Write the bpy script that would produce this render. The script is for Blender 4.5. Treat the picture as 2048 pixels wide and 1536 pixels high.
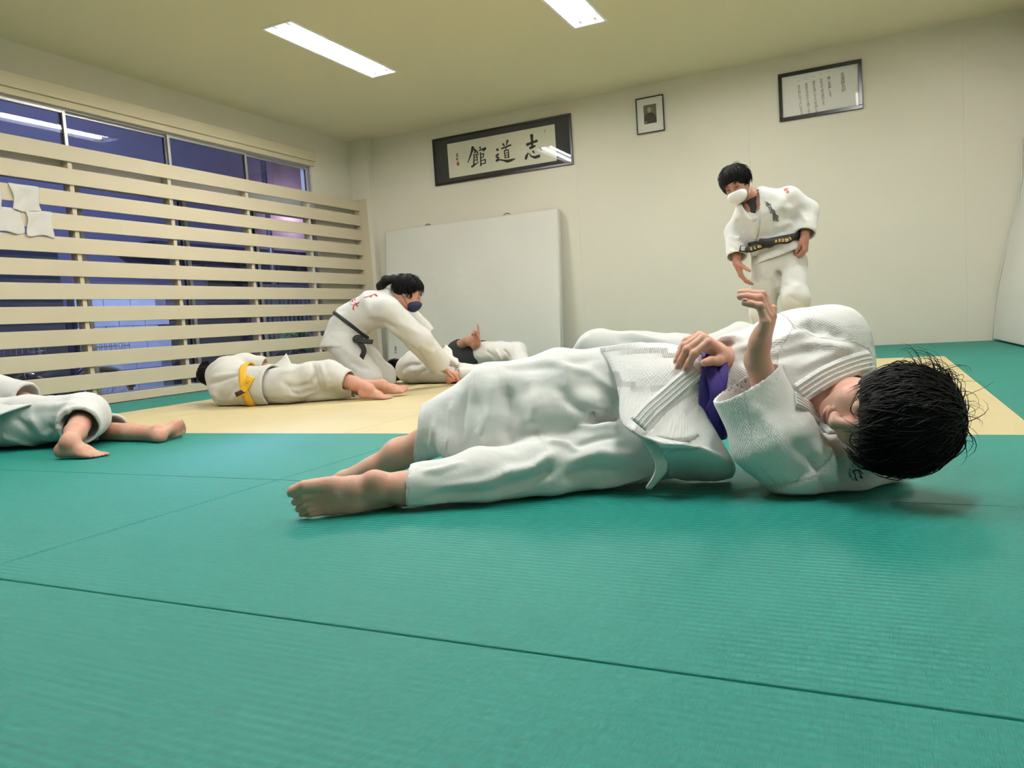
import bpy, bmesh, math, random
import numpy as np
from mathutils import Vector, Matrix
from mathutils.bvhtree import BVHTree

random.seed(7); np.random.seed(7)
scene = bpy.context.scene
COL = scene.collection
for o in list(bpy.data.objects): bpy.data.objects.remove(o)

# ---------------------------------------------------------------- camera
CAM_H, FPX = 0.4375, 1520.0
def cam_axes(yaw, pitch, roll):
    cy, sy, cp, sp = math.cos(yaw), math.sin(yaw), math.cos(pitch), math.sin(pitch)
    fwd = np.array([sy*cp, cy*cp, sp]); right = np.array([cy, -sy, 0.0]); up = np.cross(right, fwd)
    cr, sr = math.cos(roll), math.sin(roll)
    return cr*right + sr*up, -sr*right + cr*up, fwd
C_R, C_U, C_F = cam_axes(math.radians(-25.66), math.radians(-4.55), math.radians(-3.86))
C_O = np.array([0.0, 0.0, CAM_H])
cd = bpy.data.cameras.new('camera'); cam = bpy.data.objects.new('camera', cd); COL.objects.link(cam)
cd.sensor_width = 36.0; cd.lens = 36.0*FPX/2048.0; cd.clip_start = 0.02; cd.clip_end = 200
cam.matrix_world = Matrix(((C_R[0], C_U[0], -C_F[0], 0), (C_R[1], C_U[1], -C_F[1], 0), (C_R[2], C_U[2], -C_F[2], CAM_H), (0, 0, 0, 1)))
scene.camera = cam
# ---------------------------------------------------------------- world (dusk outside) and exposure
w = bpy.data.worlds.new('dusk'); scene.world = w; w.use_nodes = True
bg = w.node_tree.nodes['Background']; bg.inputs[0].default_value = (0.17, 0.17, 0.36, 1); bg.inputs[1].default_value = 0.24
scene.view_settings.view_transform = 'Standard'; scene.view_settings.look = 'None'
scene.view_settings.exposure = 0.0; scene.view_settings.gamma = 1.0; scene.view_settings.use_curve_mapping = False
TUBE_STRENGTH = 152.0

# ---------------------------------------------------------------- measuring helpers (survey the photo to find real positions)
def ray(x, y):
    return C_F + C_R*((x-1024)/FPX) + C_U*((768-y)/FPX)
def at_y(x, y, Y):
    d = ray(x, y); return C_O + d*(Y/d[1])
def at_x(x, y, X):
    d = ray(x, y); return C_O + d*(X/d[0])
def at_z(x, y, Z):
    d = ray(x, y); return C_O + d*((Z-CAM_H)/d[2])
def V(*a): return np.array(a, float)
def unit(v):
    v = np.asarray(v, float); return v/max(np.linalg.norm(v), 1e-9)

# ---------------------------------------------------------------- materials
MATS = {}
def nodes_of(m):
    m.use_nodes = True; nt = m.node_tree; return nt, nt.nodes['Principled BSDF']
def principled(name, col, rough=0.6, noise=None, bump=None, spec=0.5, metal=0.0, sss=0.0, sheen=0.0, emit=None):
    """noise=(scale, amount) gentle mottling; bump=(scale, strength, distance)"""
    if name in MATS: return MATS[name]
    m = bpy.data.materials.new(name); nt, b = nodes_of(m)
    b.inputs['Base Color'].default_value = (*col, 1); b.inputs['Roughness'].default_value = rough
    b.inputs['Specular IOR Level'].default_value = spec; b.inputs['Metallic'].default_value = metal
    if sss: 
        b.inputs['Subsurface Weight'].default_value = sss; b.inputs['Subsurface Radius'].default_value = (0.012, 0.005, 0.003); b.inputs['Subsurface Scale'].default_value = 0.6
    if sheen: b.inputs['Sheen Weight'].default_value = sheen
    if emit: b.inputs['Emission Color'].default_value = (*emit[0], 1); b.inputs['Emission Strength'].default_value = emit[1]
    if noise or bump:
        geo = nt.nodes.new('ShaderNodeTexCoord')
    if noise:
        n = nt.nodes.new('ShaderNodeTexNoise'); n.inputs['Scale'].default_value = noise[0]; n.inputs['Detail'].default_value = 4
        nt.links.new(geo.outputs['Object'], n.inputs['Vector'])
        mx = nt.nodes.new('ShaderNodeMix'); mx.data_type = 'RGBA'
        a = noise[1]
        mx.inputs['A'].default_value = (*[c*(1-a) for c in col], 1); mx.inputs['B'].default_value = (*[min(1, c*(1+a)) for c in col], 1)
        nt.links.new(n.outputs['Fac'], mx.inputs['Factor']); nt.links.new(mx.outputs['Result'], b.inputs['Base Color'])
    if bump:
        n2 = nt.nodes.new('ShaderNodeTexNoise'); n2.inputs['Scale'].default_value = bump[0]; n2.inputs['Detail'].default_value = 3
        nt.links.new(geo.outputs['Object'], n2.inputs['Vector'])
        bp = nt.nodes.new('ShaderNodeBump'); bp.inputs['Strength'].default_value = bump[1]; bp.inputs['Distance'].default_value = bump[2]
        nt.links.new(n2.outputs['Fac'], bp.inputs['Height']); nt.links.new(bp.outputs['Normal'], b.inputs['Normal'])
    MATS[name] = m; return m

def mat_tatami(name, col, rib=0.0165, ribh=1.0):
    """vinyl judo mat: ribs running across the room, fine threads the other way"""
    m = bpy.data.materials.new(name); nt, b = nodes_of(m)
    b.inputs['Roughness'].default_value = 0.5; b.inputs['Specular IOR Level'].default_value = 0.22
    g = nt.nodes.new('ShaderNodeNewGeometry'); sep = nt.nodes.new('ShaderNodeSeparateXYZ'); nt.links.new(g.outputs['Position'], sep.inputs[0])
    def math_(op, a, bb=None):
        n = nt.nodes.new('ShaderNodeMath'); n.operation = op
        for i, v in enumerate((a, bb)):
            if v is None: continue
            if isinstance(v, (int, float)): n.inputs[i].default_value = v
            else: nt.links.new(v, n.inputs[i])
        return n.outputs[0]
    ns = nt.nodes.new('ShaderNodeTexNoise'); ns.inputs['Scale'].default_value = 3.0; nt.links.new(g.outputs['Position'], ns.inputs['Vector'])
    yy = math_('ADD', sep.outputs['Y'], math_('MULTIPLY', ns.outputs['Fac'], 0.006))
    ribs = math_('SINE', math_('MULTIPLY', yy, 2*math.pi/rib))
    thr = math_('SINE', math_('MULTIPLY', sep.outputs['X'], 2*math.pi/0.0032))
    mp = nt.nodes.new('ShaderNodeMapping'); mp.inputs['Scale'].default_value = (420, 40, 40)
    nt.links.new(g.outputs['Position'], mp.inputs['Vector'])
    n3 = nt.nodes.new('ShaderNodeTexNoise'); n3.inputs['Scale'].default_value = 1.0; nt.links.new(mp.outputs[0], n3.inputs['Vector'])
    hgt = math_('ADD', math_('MULTIPLY', ribs, 0.0011*ribh), math_('ADD', math_('MULTIPLY', thr, 0.00010), math_('MULTIPLY', n3.outputs['Fac'], 0.0010)))
    bp = nt.nodes.new('ShaderNodeBump'); bp.inputs['Strength'].default_value = 0.55; bp.inputs['Distance'].default_value = 1.0
    nt.links.new(hgt, bp.inputs['Height']); nt.links.new(bp.outputs['Normal'], b.inputs['Normal'])
    n4 = nt.nodes.new('ShaderNodeTexNoise'); n4.inputs['Scale'].default_value = 1.7; n4.inputs['Detail'].default_value = 5; nt.links.new(g.outputs['Position'], n4.inputs['Vector'])
    mx = nt.nodes.new('ShaderNodeMix'); mx.data_type = 'RGBA'
    mx.inputs['A'].default_value = (*[c*0.9 for c in col], 1); mx.inputs['B'].default_value = (*[c*1.1 for c in col], 1)
    nt.links.new(n4.outputs['Fac'], mx.inputs['Factor'])
    mx2 = nt.nodes.new('ShaderNodeMix'); mx2.data_type = 'RGBA'; mx2.blend_type = 'MULTIPLY'; mx2.inputs['Factor'].default_value = 1.0
    rmp = nt.nodes.new('ShaderNodeMapRange'); rmp.inputs['From Min'].default_value = 0.3; rmp.inputs['From Max'].default_value = 0.7; rmp.inputs['To Min'].default_value = 0.92; rmp.inputs['To Max'].default_value = 1.06
    nt.links.new(n3.outputs['Fac'], rmp.inputs['Value'])
    nt.links.new(mx.outputs['Result'], mx2.inputs['A']); nt.links.new(rmp.outputs['Result'], mx2.inputs['B'])
    nt.links.new(mx2.outputs['Result'], b.inputs['Base Color'])
    return m

def mat_weave(name, col, pitch=0.0042, depth=0.0012, strength=0.8, rough=0.9, kind='rice', mottled=0.04):
    """cotton gi cloth; weave follows the garment through its 'weave' vertex attribute (metres along, metres around)"""
    m = bpy.data.materials.new(name); nt, b = nodes_of(m)
    b.inputs['Roughness'].default_value = rough; b.inputs['Specular IOR Level'].default_value = 0.15; b.inputs['Sheen Weight'].default_value = 0.15
    at = nt.nodes.new('ShaderNodeAttribute'); at.attribute_name = 'weave'
    sep = nt.nodes.new('ShaderNodeSeparateXYZ'); nt.links.new(at.outputs['Vector'], sep.inputs[0])
    def math_(op, a, bb=None):
        n = nt.nodes.new('ShaderNodeMath'); n.operation = op
        for i, v in enumerate((a, bb)):
            if v is None: continue
            if isinstance(v, (int, float)): n.inputs[i].default_value = v
            else: nt.links.new(v, n.inputs[i])
        return n.outputs[0]
    k = 2*math.pi/pitch
    u = math_('MULTIPLY', sep.outputs['X'], k); v = math_('MULTIPLY', sep.outputs['Y'], k)
    if kind == 'rice':      # offset rice-grain bumps
        su = math_('SINE', math_('MULTIPLY', u, 0.5)); sv = math_('SINE', v)
        hgt = math_('MULTIPLY', su, sv)
    elif kind == 'rib':     # narrow ribs round the garment
        hgt = math_('ADD', math_('SINE', u), math_('MULTIPLY', math_('SINE', v), 0.25))
    else:                   # plain drill, diagonal
        hgt = math_('SINE', math_('ADD', u, v))
    tc = nt.nodes.new('ShaderNodeTexCoord')
    n = nt.nodes.new('ShaderNodeTexNoise'); n.inputs['Scale'].default_value = 60; n.inputs['Detail'].default_value = 4; nt.links.new(tc.outputs['Object'], n.inputs['Vector'])
    tot = math_('ADD', math_('MULTIPLY', hgt, depth*0.5), math_('MULTIPLY', n.outputs['Fac'], 0.003))
    bp = nt.nodes.new('ShaderNodeBump'); bp.inputs['Strength'].default_value = strength; bp.inputs['Distance'].default_value = 1.0
    nt.links.new(tot, bp.inputs['Height']); nt.links.new(bp.outputs['Normal'], b.inputs['Normal'])
    n2 = nt.nodes.new('ShaderNodeTexNoise'); n2.inputs['Scale'].default_value = 7; n2.inputs['Detail'].default_value = 5; nt.links.new(tc.outputs['Object'], n2.inputs['Vector'])
    mx = nt.nodes.new('ShaderNodeMix'); mx.data_type = 'RGBA'
    mx.inputs['A'].default_value = (*[c*(1-mottled) for c in col], 1); mx.inputs['B'].default_value = (*[min(1, c*(1+mottled)) for c in col], 1)
    nt.links.new(n2.outputs['Fac'], mx.inputs['Factor']); nt.links.new(mx.outputs['Result'], b.inputs['Base Color'])
    return m

def mat_glass(name, tint=(0.85, 0.87, 0.95), ior=1.5, rough=0.0):
    m = bpy.data.materials.new(name); m.use_nodes = True; nt = m.node_tree; nt.nodes.clear()
    out = nt.nodes.new('ShaderNodeOutputMaterial'); mix = nt.nodes.new('ShaderNodeMixShader'); fr = nt.nodes.new('ShaderNodeFresnel'); fr.inputs['IOR'].default_value = ior
    tr = nt.nodes.new('ShaderNodeBsdfTransparent'); tr.inputs[0].default_value = (*tint, 1); gl = nt.nodes.new('ShaderNodeBsdfGlossy'); gl.inputs['Roughness'].default_value = rough
    ge = nt.nodes.new('ShaderNodeNewGeometry'); mr = nt.nodes.new('ShaderNodeMapRange'); mr.inputs['To Min'].default_value = ior; mr.inputs['To Max'].default_value = 1.0/ior   # same reflectance on both faces of a thin pane
    nt.links.new(ge.outputs['Backfacing'], mr.inputs['Value']); nt.links.new(mr.outputs['Result'], fr.inputs['IOR'])
    nt.links.new(fr.outputs[0], mix.inputs[0]); nt.links.new(tr.outputs[0], mix.inputs[1]); nt.links.new(gl.outputs[0], mix.inputs[2]); nt.links.new(mix.outputs[0], out.inputs[0])
    return m

M_WALL = principled('wall_paint', (0.675, 0.635, 0.54), 0.85, noise=(1.3, 0.02), bump=(260, 0.25, 0.0015), spec=0.2)
M_CEIL = principled('ceiling_paint', (0.74, 0.66, 0.47), 0.9, noise=(1.1, 0.02), bump=(300, 0.25, 0.0015), spec=0.15)
M_SLAT = principled('painted_board', (0.56, 0.48, 0.345), 0.55, noise=(4, 0.05), bump=(60, 0.15, 0.001), spec=0.35)
M_TRIM = principled('trim_paint', (0.62, 0.54, 0.38), 0.6, noise=(4, 0.03), spec=0.3)
M_GREEN = mat_tatami('green_vinyl', (0.009, 0.195, 0.160))
M_YELLOW = mat_tatami('yellow_vinyl', (0.58, 0.48, 0.265), ribh=0.5)
M_CONC = principled('concrete', (0.3, 0.29, 0.27), 0.9, noise=(5, 0.2))
M_ALU = principled('aluminium_frame', (0.50, 0.49, 0.48), 0.4, metal=0.6, noise=(30, 0.08))
M_DARKFRAME = principled('dark_rubber', (0.02, 0.02, 0.025), 0.6)
M_GLASS = mat_glass('window_glass')
M_PICGLASS = mat_glass('picture_glass', (0.97, 0.97, 0.97), 1.5)
M_WHITEMETAL = principled('white_enamel', (0.85, 0.85, 0.83), 0.4)
M_TUBE = principled('fluorescent_tube', (1, 1, 1), 0.5, emit=((0.985, 0.985, 0.97), TUBE_STRENGTH))
M_MATVINYL = principled('white_vinyl', (0.63, 0.615, 0.56), 0.55, noise=(2.2, 0.04), bump=(9, 0.35, 0.01), spec=0.35)
M_FRAME = principled('black_lacquer', (0.012, 0.010, 0.012), 0.25)
M_FRAME_BROWN = principled('dark_wood', (0.016, 0.009, 0.008), 0.3)
M_MOUNT = principled('charcoal_mount', (0.032, 0.033, 0.046), 0.8, noise=(40, 0.1))
M_PAPER = principled('washi_paper', (0.80, 0.77, 0.64), 0.85, noise=(10, 0.03))
M_PAPERW = principled('white_paper', (0.84, 0.82, 0.78), 0.8, noise=(10, 0.02))
M_INK = principled('black_ink', (0.012, 0.010, 0.009), 0.7)
M_SEAL = principled('red_seal', (0.55, 0.06, 0.04), 0.7)
M_TOWEL = principled('towel_cotton', (0.60, 0.575, 0.53), 0.95, noise=(20, 0.05), bump=(500, 0.5, 0.002), spec=0.1)

# ---------------------------------------------------------------- mesh helpers
def link(name, me, mat=None, parent=None):
    o = bpy.data.objects.new(name, me); COL.objects.link(o)
    if mat is not None and me is not None and not me.materials: me.materials.append(mat)
    if parent is not None: o.parent = parent
    return o
def from_np(name, v, f, mat=None, parent=None, smooth=True):
    me = bpy.data.meshes.new(name); me.from_pydata(np.asarray(v).tolist() if not isinstance(v, list) else v, [], f if isinstance(f, list) else np.asarray(f).tolist())
    if smooth: me.polygons.foreach_set('use_smooth', [True]*len(me.polygons))
    me.update(); return link(name, me, mat, parent)
def tag(o, label=None, cat=None, group=None, kind=None):
    if label: o['label'] = label
    if cat: o['category'] = cat
    if group: o['group'] = group
    if kind: o['kind'] = kind
    return o
def empty(name, loc=(0, 0, 0)):
    o = bpy.data.objects.new(name, None); COL.objects.link(o); o.location = loc; o.empty_display_size = 0.1; return o
def under(child, parent):
    """parent while keeping world-space coordinates"""
    child.parent = parent; child.matrix_parent_inverse = Matrix.Translation(-Vector(parent.location)); return child
def box_bm(x0, x1, y0, y1, z0, z1, bev=0.0, seg=2):
    bm = bmesh.new(); bmesh.ops.create_cube(bm, size=1.0)
    bmesh.ops.scale(bm, vec=(x1-x0, y1-y0, z1-z0), verts=bm.verts); bmesh.ops.translate(bm, vec=((x0+x1)/2, (y0+y1)/2, (z0+z1)/2), verts=bm.verts)
    if bev: bmesh.ops.bevel(bm, geom=list(bm.edges), offset=bev, segments=seg, profile=0.5, affect='EDGES', clamp_overlap=True)
    return bm
def bm_obj(name, bm, mat, parent=None, smooth=False):
    me = bpy.data.meshes.new(name); bm.to_mesh(me); bm.free()
    if smooth: me.polygons.foreach_set('use_smooth', [True]*len(me.polygons))
    o = link(name, me, mat)
    if parent is not None: under(o, parent)
    return o
def box(name, x0, x1, y0, y1, z0, z1, mat, parent=None, bev=0.0, seg=2):
    return bm_obj(name, box_bm(x0, x1, y0, y1, z0, z1, bev, seg), mat, parent)
def boxes(name, lst, mat, parent=None, bev=0.0):
    bm = bmesh.new()
    for b in lst:
        t = box_bm(*b, bev); me = bpy.data.meshes.new('tmp'); t.to_mesh(me); t.free(); bm.from_mesh(me); bpy.data.meshes.remove(me)
    return bm_obj(name, bm, mat, parent)
def tube_np(pts, rad, n=10, cap=True):
    pts = np.asarray(pts, float); m = len(pts); rad = np.full(m, rad) if np.isscalar(rad) else np.asarray(rad, float)
    tan = np.gradient(pts, axis=0); tan /= np.linalg.norm(tan, axis=1)[:, None]+1e-9
    ref = V(0, 0, 1) if abs(tan[0][2]) < 0.9 else V(1, 0, 0)
    u = unit(np.cross(tan[0], ref)); vs = []
    for i in range(m):
        u = unit(u - tan[i]*np.dot(u, tan[i])); vv = np.cross(tan[i], u)
        a = np.arange(n)*2*math.pi/n
        vs.append(pts[i] + rad[i]*(np.cos(a)[:, None]*u + np.sin(a)[:, None]*vv))
    v = np.vstack(vs); f = []
    for i in range(m-1):
        for j in range(n):
            f.append((i*n+j, i*n+(j+1) % n, (i+1)*n+(j+1) % n, (i+1)*n+j))
    if cap: f.append(tuple(range(n-1, -1, -1))); f.append(tuple((m-1)*n+j for j in range(n)))
    return v, f
def tube(name, pts, rad, mat, parent=None, n=10):
    v, f = tube_np(pts, rad, n); o = from_np(name, v, f, mat)
    if parent is not None: under(o, parent)
    return o
def join_np(parts):
    vs, fs, off = [], [], 0
    for v, f in parts:
        vs.append(np.asarray(v)); fs += [tuple(i+off for i in q) for q in f]; off += len(v)
    return np.vstack(vs), fs
# ================================================================ THE ROOM
YW, ZC, XL, XR, YF = 7.9625, 2.80, -5.80, 1.38, -3.4
floor = tag(box('floor', XL-0.1, XR+0.1, YF-0.1, YW+0.1, -0.25, -0.042, M_CONC), kind='structure')
# ---- judo mats, one object each
def lay_mat(name, x0, x1, y0, y1, mat):
    g = 0.0006
    o = box(name, x0+g, x1-g, y0+g, y1-g, -0.042, 0.0, mat, floor, bev=0.0045, seg=3); return o
def row(y0, y1, seams, mat, name, xa=-5.68, xb=XR):
    xs = [xa]+[s for s in seams if xa+0.12 < s < xb-0.12]+[xb]
    for a, b in zip(xs[:-1], xs[1:]): lay_mat(name, a, b, y0, y1, mat)
S1 = [-5.335, -3.515, -1.695, 0.448]; S0 = [-1.575+1.82*k for k in range(-3, 3)]
for r in range(-4, 2):
    y0 = 0.885+0.91*r
    row(max(y0, YF), y0+0.91, S1 if r in (0, 1, -2, -4) else S0, M_GREEN, 'green_mat')
YB = 6.2; XA, XB_ = -4.756, 0.448
ye = [2.705, 3.58, 4.455, 5.33, YB]
for k in range(4):
    row(ye[k], ye[k+1], [XA+(0.0 if k % 2 else 0.868)+1.735*j for j in range(0, 4)], M_YELLOW, 'yellow_mat', XA, XB_)
for a, b in ((2.705, 4.455), (4.455, YB)):
    lay_mat('green_mat', -5.68, XA, a, b, M_GREEN); lay_mat('green_mat', XB_, XR, a, b, M_GREEN)
row(YB, 7.08, S0, M_GREEN, 'green_mat'); row(7.08, YW, S1, M_GREEN, 'green_mat')

# ---- back wall with panel joints
wall_b = tag(box('wall_back', XL-0.1, XR+0.1, YW+0.010, YW+0.15, -0.25, ZC+0.1, M_WALL), kind='structure')
px = [XL-0.1, -4.70, -2.88, -1.06, 0.76, XR+0.1]
for a, b in zip(px[:-1], px[1:]): box('panel', a+0.0004, b-0.0004, YW, YW+0.0105, -0.2, ZC+0.05, M_WALL, wall_b)
wall_r = tag(box('wall_right', XR, XR+0.15, YF-0.1, YW+0.1, -0.25, ZC+0.1, M_WALL), kind='structure')
wall_f = tag(box('wall_front', XL-0.1, XR+0.1, YF-0.15, YF, -0.25, ZC+0.1, M_WALL), kind='structure')
# ---- left wall with openings: upper windows and tall lower windows
Z_UP0, Z_UP1, Z_LO0, Z_LO1, Y_W0, Y_W1 = 2.00, 2.395, 0.03, 1.83, 0.2, 7.125
wall_l = tag(boxes('wall_left', [
    (XL-0.16, XL, YF-0.1, YW+0.1, Z_UP1, ZC+0.1), (XL-0.16, XL, YF-0.1, YW+0.1, Z_LO1, Z_UP0), (XL-0.16, XL, YF-0.1, YW+0.1, -0.25, Z_LO0),
    (XL-0.16, XL, Y_W1, YW+0.1, Z_UP0, Z_UP1), (XL-0.16, XL, Y_W1, YW+0.1, Z_LO0, Z_LO1),
    (XL-0.16, XL, YF-0.1, Y_W0, Z_UP0, Z_UP1), (XL-0.16, XL, YF-0.1, Y_W0, Z_LO0, Z_LO1)], M_WALL), kind='structure')
column = tag(box('trim_3', XL, -5.53, 7.86, YW+0.005, -0.04, ZC+0.02, M_WALL), kind='structure')
tag(box('trim_1', XL-0.002, XL+0.045, Y_W0, Y_W1+0.05, 2.445, 2.555, M_TRIM, bev=0.006), kind='structure')
tag(box('trim_2', XL-0.002, XL+0.022, Y_W0, Y_W1+0.04, 2.392, 2.445, M_TRIM, bev=0.004), kind='structure')
# ---- ceiling with recesses for the lamps
FIX = []   # (x0,x1,y0,y1)
for cx in (-4.01, -2.005, 0.0):
    for cy in (5.372, 1.9):
        FIX.append((cx-0.135, cx+0.135, cy-0.705, cy+0.705))
def ceiling_mesh():
    xs = sorted({XL-0.1, XR+0.1, *[f[0] for f in FIX], *[f[1] for f in FIX]}); ys = sorted({YF-0.1, YW+0.1, *[f[2] for f in FIX], *[f[3] for f in FIX]})
    lst = []
    for i in range(len(xs)-1):
        for j in range(len(ys)-1):
            cx, cy = (xs[i]+xs[i+1])/2, (ys[j]+ys[j+1])/2
            if any(f[0] < cx < f[1] and f[2] < cy < f[3] for f in FIX): continue
            lst.append((xs[i], xs[i+1], ys[j], ys[j+1], ZC, ZC+0.12))
    return lst
tag(boxes('ceiling', ceiling_mesh(), M_CEIL), kind='structure')
def ceiling_light(f, label):
    x0, x1, y0, y1 = f; t = empty('ceiling_light', ((x0+x1)/2, (y0+y1)/2, ZC))
    zt = ZC+0.07
    # white tray open downwards: lip, sloping reflector, top
    v = []; fs = []
    def ring(dx, dy, z): 
        i = len(v); v.extend([(x0+dx, y0+dy, z), (x1-dx, y0+dy, z), (x1-dx, y1-dy, z), (x0+dx, y1-dy, z)]); return i
    a = ring(-0.012, -0.012, ZC-0.006); b = ring(0.010, 0.010, ZC-0.006); c = ring(0.035, 0.02, zt); d = ring(-0.012, -0.012, ZC+0.001)
    for p, q in ((d, a), (a, b), (b, c)):
        for k in range(4): fs.append((p+k, p+(k+1) % 4, q+(k+1) % 4, q+k))
    fs.append((c, c+1, c+2, c+3))
    under(from_np('housing', v, fs, M_WHITEMETAL, smooth=False), t)
    for s in (-1, 1):
        xc = (x0+x1)/2+s*0.062
        tube('lamp_tube', [(xc, y0+0.085, ZC+0.028), (xc, y1-0.085, ZC+0.028)], 0.016, M_TUBE, t, 12)
        for yy, e in ((y0+0.03, y0+0.09), (y1-0.09, y1-0.03)):
            box('lamp_holder', xc-0.012, xc+0.012, yy, e, ZC+0.008, zt-0.002, M_WHITEMETAL, t, bev=0.003)
    tag(t, label, 'ceiling light', 'fluorescent ceiling lights')
lt = {(-4.01, 5.372): 'twin-tube fluorescent ceiling light nearest the slatted window screen', (-2.005, 5.372): 'twin-tube fluorescent ceiling light cut off by the top edge of the photo'}
for f in FIX:
    k = (round((f[0]+f[1])/2, 3), round((f[2]+f[3])/2, 3))
    ceiling_light(f, lt.get(k, 'twin-tube fluorescent ceiling light, %s of the three in the %s row, outside the photo' % ({-4.01: 'leftmost', -2.005: 'middle', 0.0: 'rightmost'}[k[0]], {5.372: 'far', 1.9: 'middle', -1.57: 'near'}[k[1]])))

# ---- aluminium windows (frame is the window, pane a part)
def sash(n, y0, y1, z0, z1, x, st=0.028, mat=M_ALU, extra=None):
    lst = [(x-0.014, x+0.014, y0, y0+st, z0, z1), (x-0.014, x+0.014, y1-st, y1, z0, z1), (x-0.014, x+0.014, y0+st, y1-st, z1-0.024, z1), (x-0.014, x+0.014, y0+st, y1-st, z0, z0+0.03)]
    w_ = tag(boxes('window_%d' % n, lst, mat, bev=0.002), kind='structure')
    box('pane', x-0.003, x+0.003, y0+st-0.005, y1-st+0.005, z0+0.025, z1-0.02, M_GLASS, w_)
    boxes('gasket', [(x-0.008, x+0.008, y0+st, y0+st+0.008, z0+0.03, z1-0.024), (x-0.008, x+0.008, y1-st-0.008, y1-st, z0+0.03, z1-0.024)], M_DARKFRAME, w_)
    return w_
XWN = XL-0.06
ue = [0.2, 1.19, 2.18, 3.17, 4.17, 5.175, 6.14, 7.115]
n = 1
for i in range(7):
    sash(n, ue[i]-0.012, ue[i+1]+0.012, Z_UP0+0.01, Z_UP1-0.012, XWN+(0.016 if i % 2 else -0.016)); n += 1
tag(boxes('trim_4', [(XL-0.10, XL-0.02, Y_W0, Y_W1, Z_UP1-0.014, Z_UP1), (XL-0.10, XL-0.02, Y_W0, Y_W1, Z_UP0-0.002, Z_UP0+0.012), (XL-0.10, XL-0.02, Y_W1-0.012, Y_W1, Z_UP0, Z_UP1),
    (XL-0.10, XL-0.02, Y_W0, Y_W1, Z_LO0, Z_LO0+0.02), (XL-0.10, XL-0.02, Y_W0, Y_W1, Z_LO1-0.02, Z_LO1), (XL-0.10, XL-0.02, Y_W1-0.02, Y_W1, Z_LO0, Z_LO1)], M_ALU), kind='structure')
le = [0.2, 2.40, 4.22, 5.28, 6.20, 7.105]
for i in range(5):
    sash(n, le[i]-0.015, le[i+1]+0.015, Z_LO0+0.02, Z_LO1-0.018, XWN+(0.016 if i % 2 else -0.016), st=0.04); n += 1

# ---- slatted timber screen in front of the windows
XS = -5.70
scr = empty('slat_screen', (XS, 4.5, 0))
tag(scr, 'cream painted timber screen of horizontal slats in front of the windows', 'screen')
for i in range(12):
    z1 = 2.07-0.181*i; z0 = z1-0.125
    box('slat', XS-0.018, XS, 0.3, 7.855, max(z0, 0.004), z1, M_SLAT, scr, bev=0.0025)
for y in (1.24, 2.19, 3.14, 4.092, 5.041, 5.988, 6.925):
    box('post', XS-0.0985, XS-0.0185, y-0.019, y+0.019, 0.004, 2.055, M_SLAT, scr, bev=0.002)
box('end_post', XS-0.08, -5.585, 7.855, 7.95, 0.002, 2.085, M_SLAT, scr, bev=0.004)

# ---- towels draped over the slats
def towel(y0, y1, ztop, zbot, label, seed):
    rnd = np.random.RandomState(seed); nu, nv = 14, 22; v = []
    back = 0.10; L = back+0.025+(ztop-zbot)
    sk = rnd.uniform(-0.012, 0.012, 4)
    for j in range(nv):
        s = L*j/(nv-1)
        for i in range(nu):
            u = i/(nu-1)
            if s < back: x, z = XS-0.024, ztop-back+s
            elif s < back+0.025: x, z = XS-0.024+(s-back)*1.15, ztop+0.004
            else: x, z = XS+0.006, ztop-(s-back-0.025)
            d = max(0.0, s-back-0.03)
            x += (0.004+0.03*d)*(1+math.sin(u*9+seed))*0.6+(0.004*math.sin(s*40+u*6) if d > 0 else 0)
            yy = y0+(y1-y0)*u+sk[0]*math.sin(s*18)+0.010*math.sin(s*30+u*3+seed)*(1 if s > back else 0)+d*sk[1]*2
            zz = z+(0.010*math.sin(u*7+seed*2) if j == nv-1 else 0)
            v.append((x, yy, zz))
    f = [(j*nu+i, j*nu+i+1, (j+1)*nu+i+1, (j+1)*nu+i) for j in range(nv-1) for i in range(nu-1)]
    o = from_np('towel', v, f, M_TOWEL); md = o.modifiers.new('thick', 'SOLIDIFY'); md.thickness = 0.006; md.offset = 0
    o.modifiers.new('sub', 'SUBSURF').levels = 1; o.modifiers['sub'].render_levels = 1
    tag(o, label, 'towel', 'white towels on the slat screen'); return o
zt3, zt4 = 2.07-0.362, 2.07-0.543
towel(3.585, 3.795, zt3, 1.515, 'small white towel hung on the third slat, upper of the drying towels', 1)
towel(3.675, 3.880, zt4, 1.335, 'small white towel hung on the fourth slat, rightmost of the drying towels', 2)
towel(3.43, 3.650, zt4, 1.345, 'small white towel on the fourth slat, left of the rightmost towel', 3)
towel(3.30, 3.515, zt3, 1.50, 'white towel on the third slat, cut off by the left photo edge', 4)

# ---- large white crash mat leaning on the back wall
def slab(name, c, ux, uy, uz, sx, sy, sz, mat, bev, label=None, cat=None, group=None):
    """box with bevel: c centre of base front edge; ux along width, uy thickness, uz height"""
    t = empty(name, tuple(c)); bm = box_bm(0, sx, 0, sy, 0, sz, bev, 4)
    for e in range(2): bmesh.ops.subdivide_edges(bm, edges=[e_ for e_ in bm.edges if e_.calc_length() > 0.3], cuts=3, use_grid_fill=True)
    for vv in bm.verts:
        p = np.array(vv.co)
        bul = 0.008*math.sin(p[0]*2.1+1)*math.sin(p[2]*3.1)+0.004*math.sin(p[0]*7+p[2]*5)
        q = np.asarray(c)+ux*p[0]+uy*(p[1]+(bul if p[1] < sy/2 else 0))+uz*p[2]; vv.co = q
    o = bm_obj('cover', bm, mat, t, smooth=True)
    tag(t, label, cat, group); return t
lean = unit(V(0, 0.10, 1.0)); th = unit(V(0, 1.0, -0.10))
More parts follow.
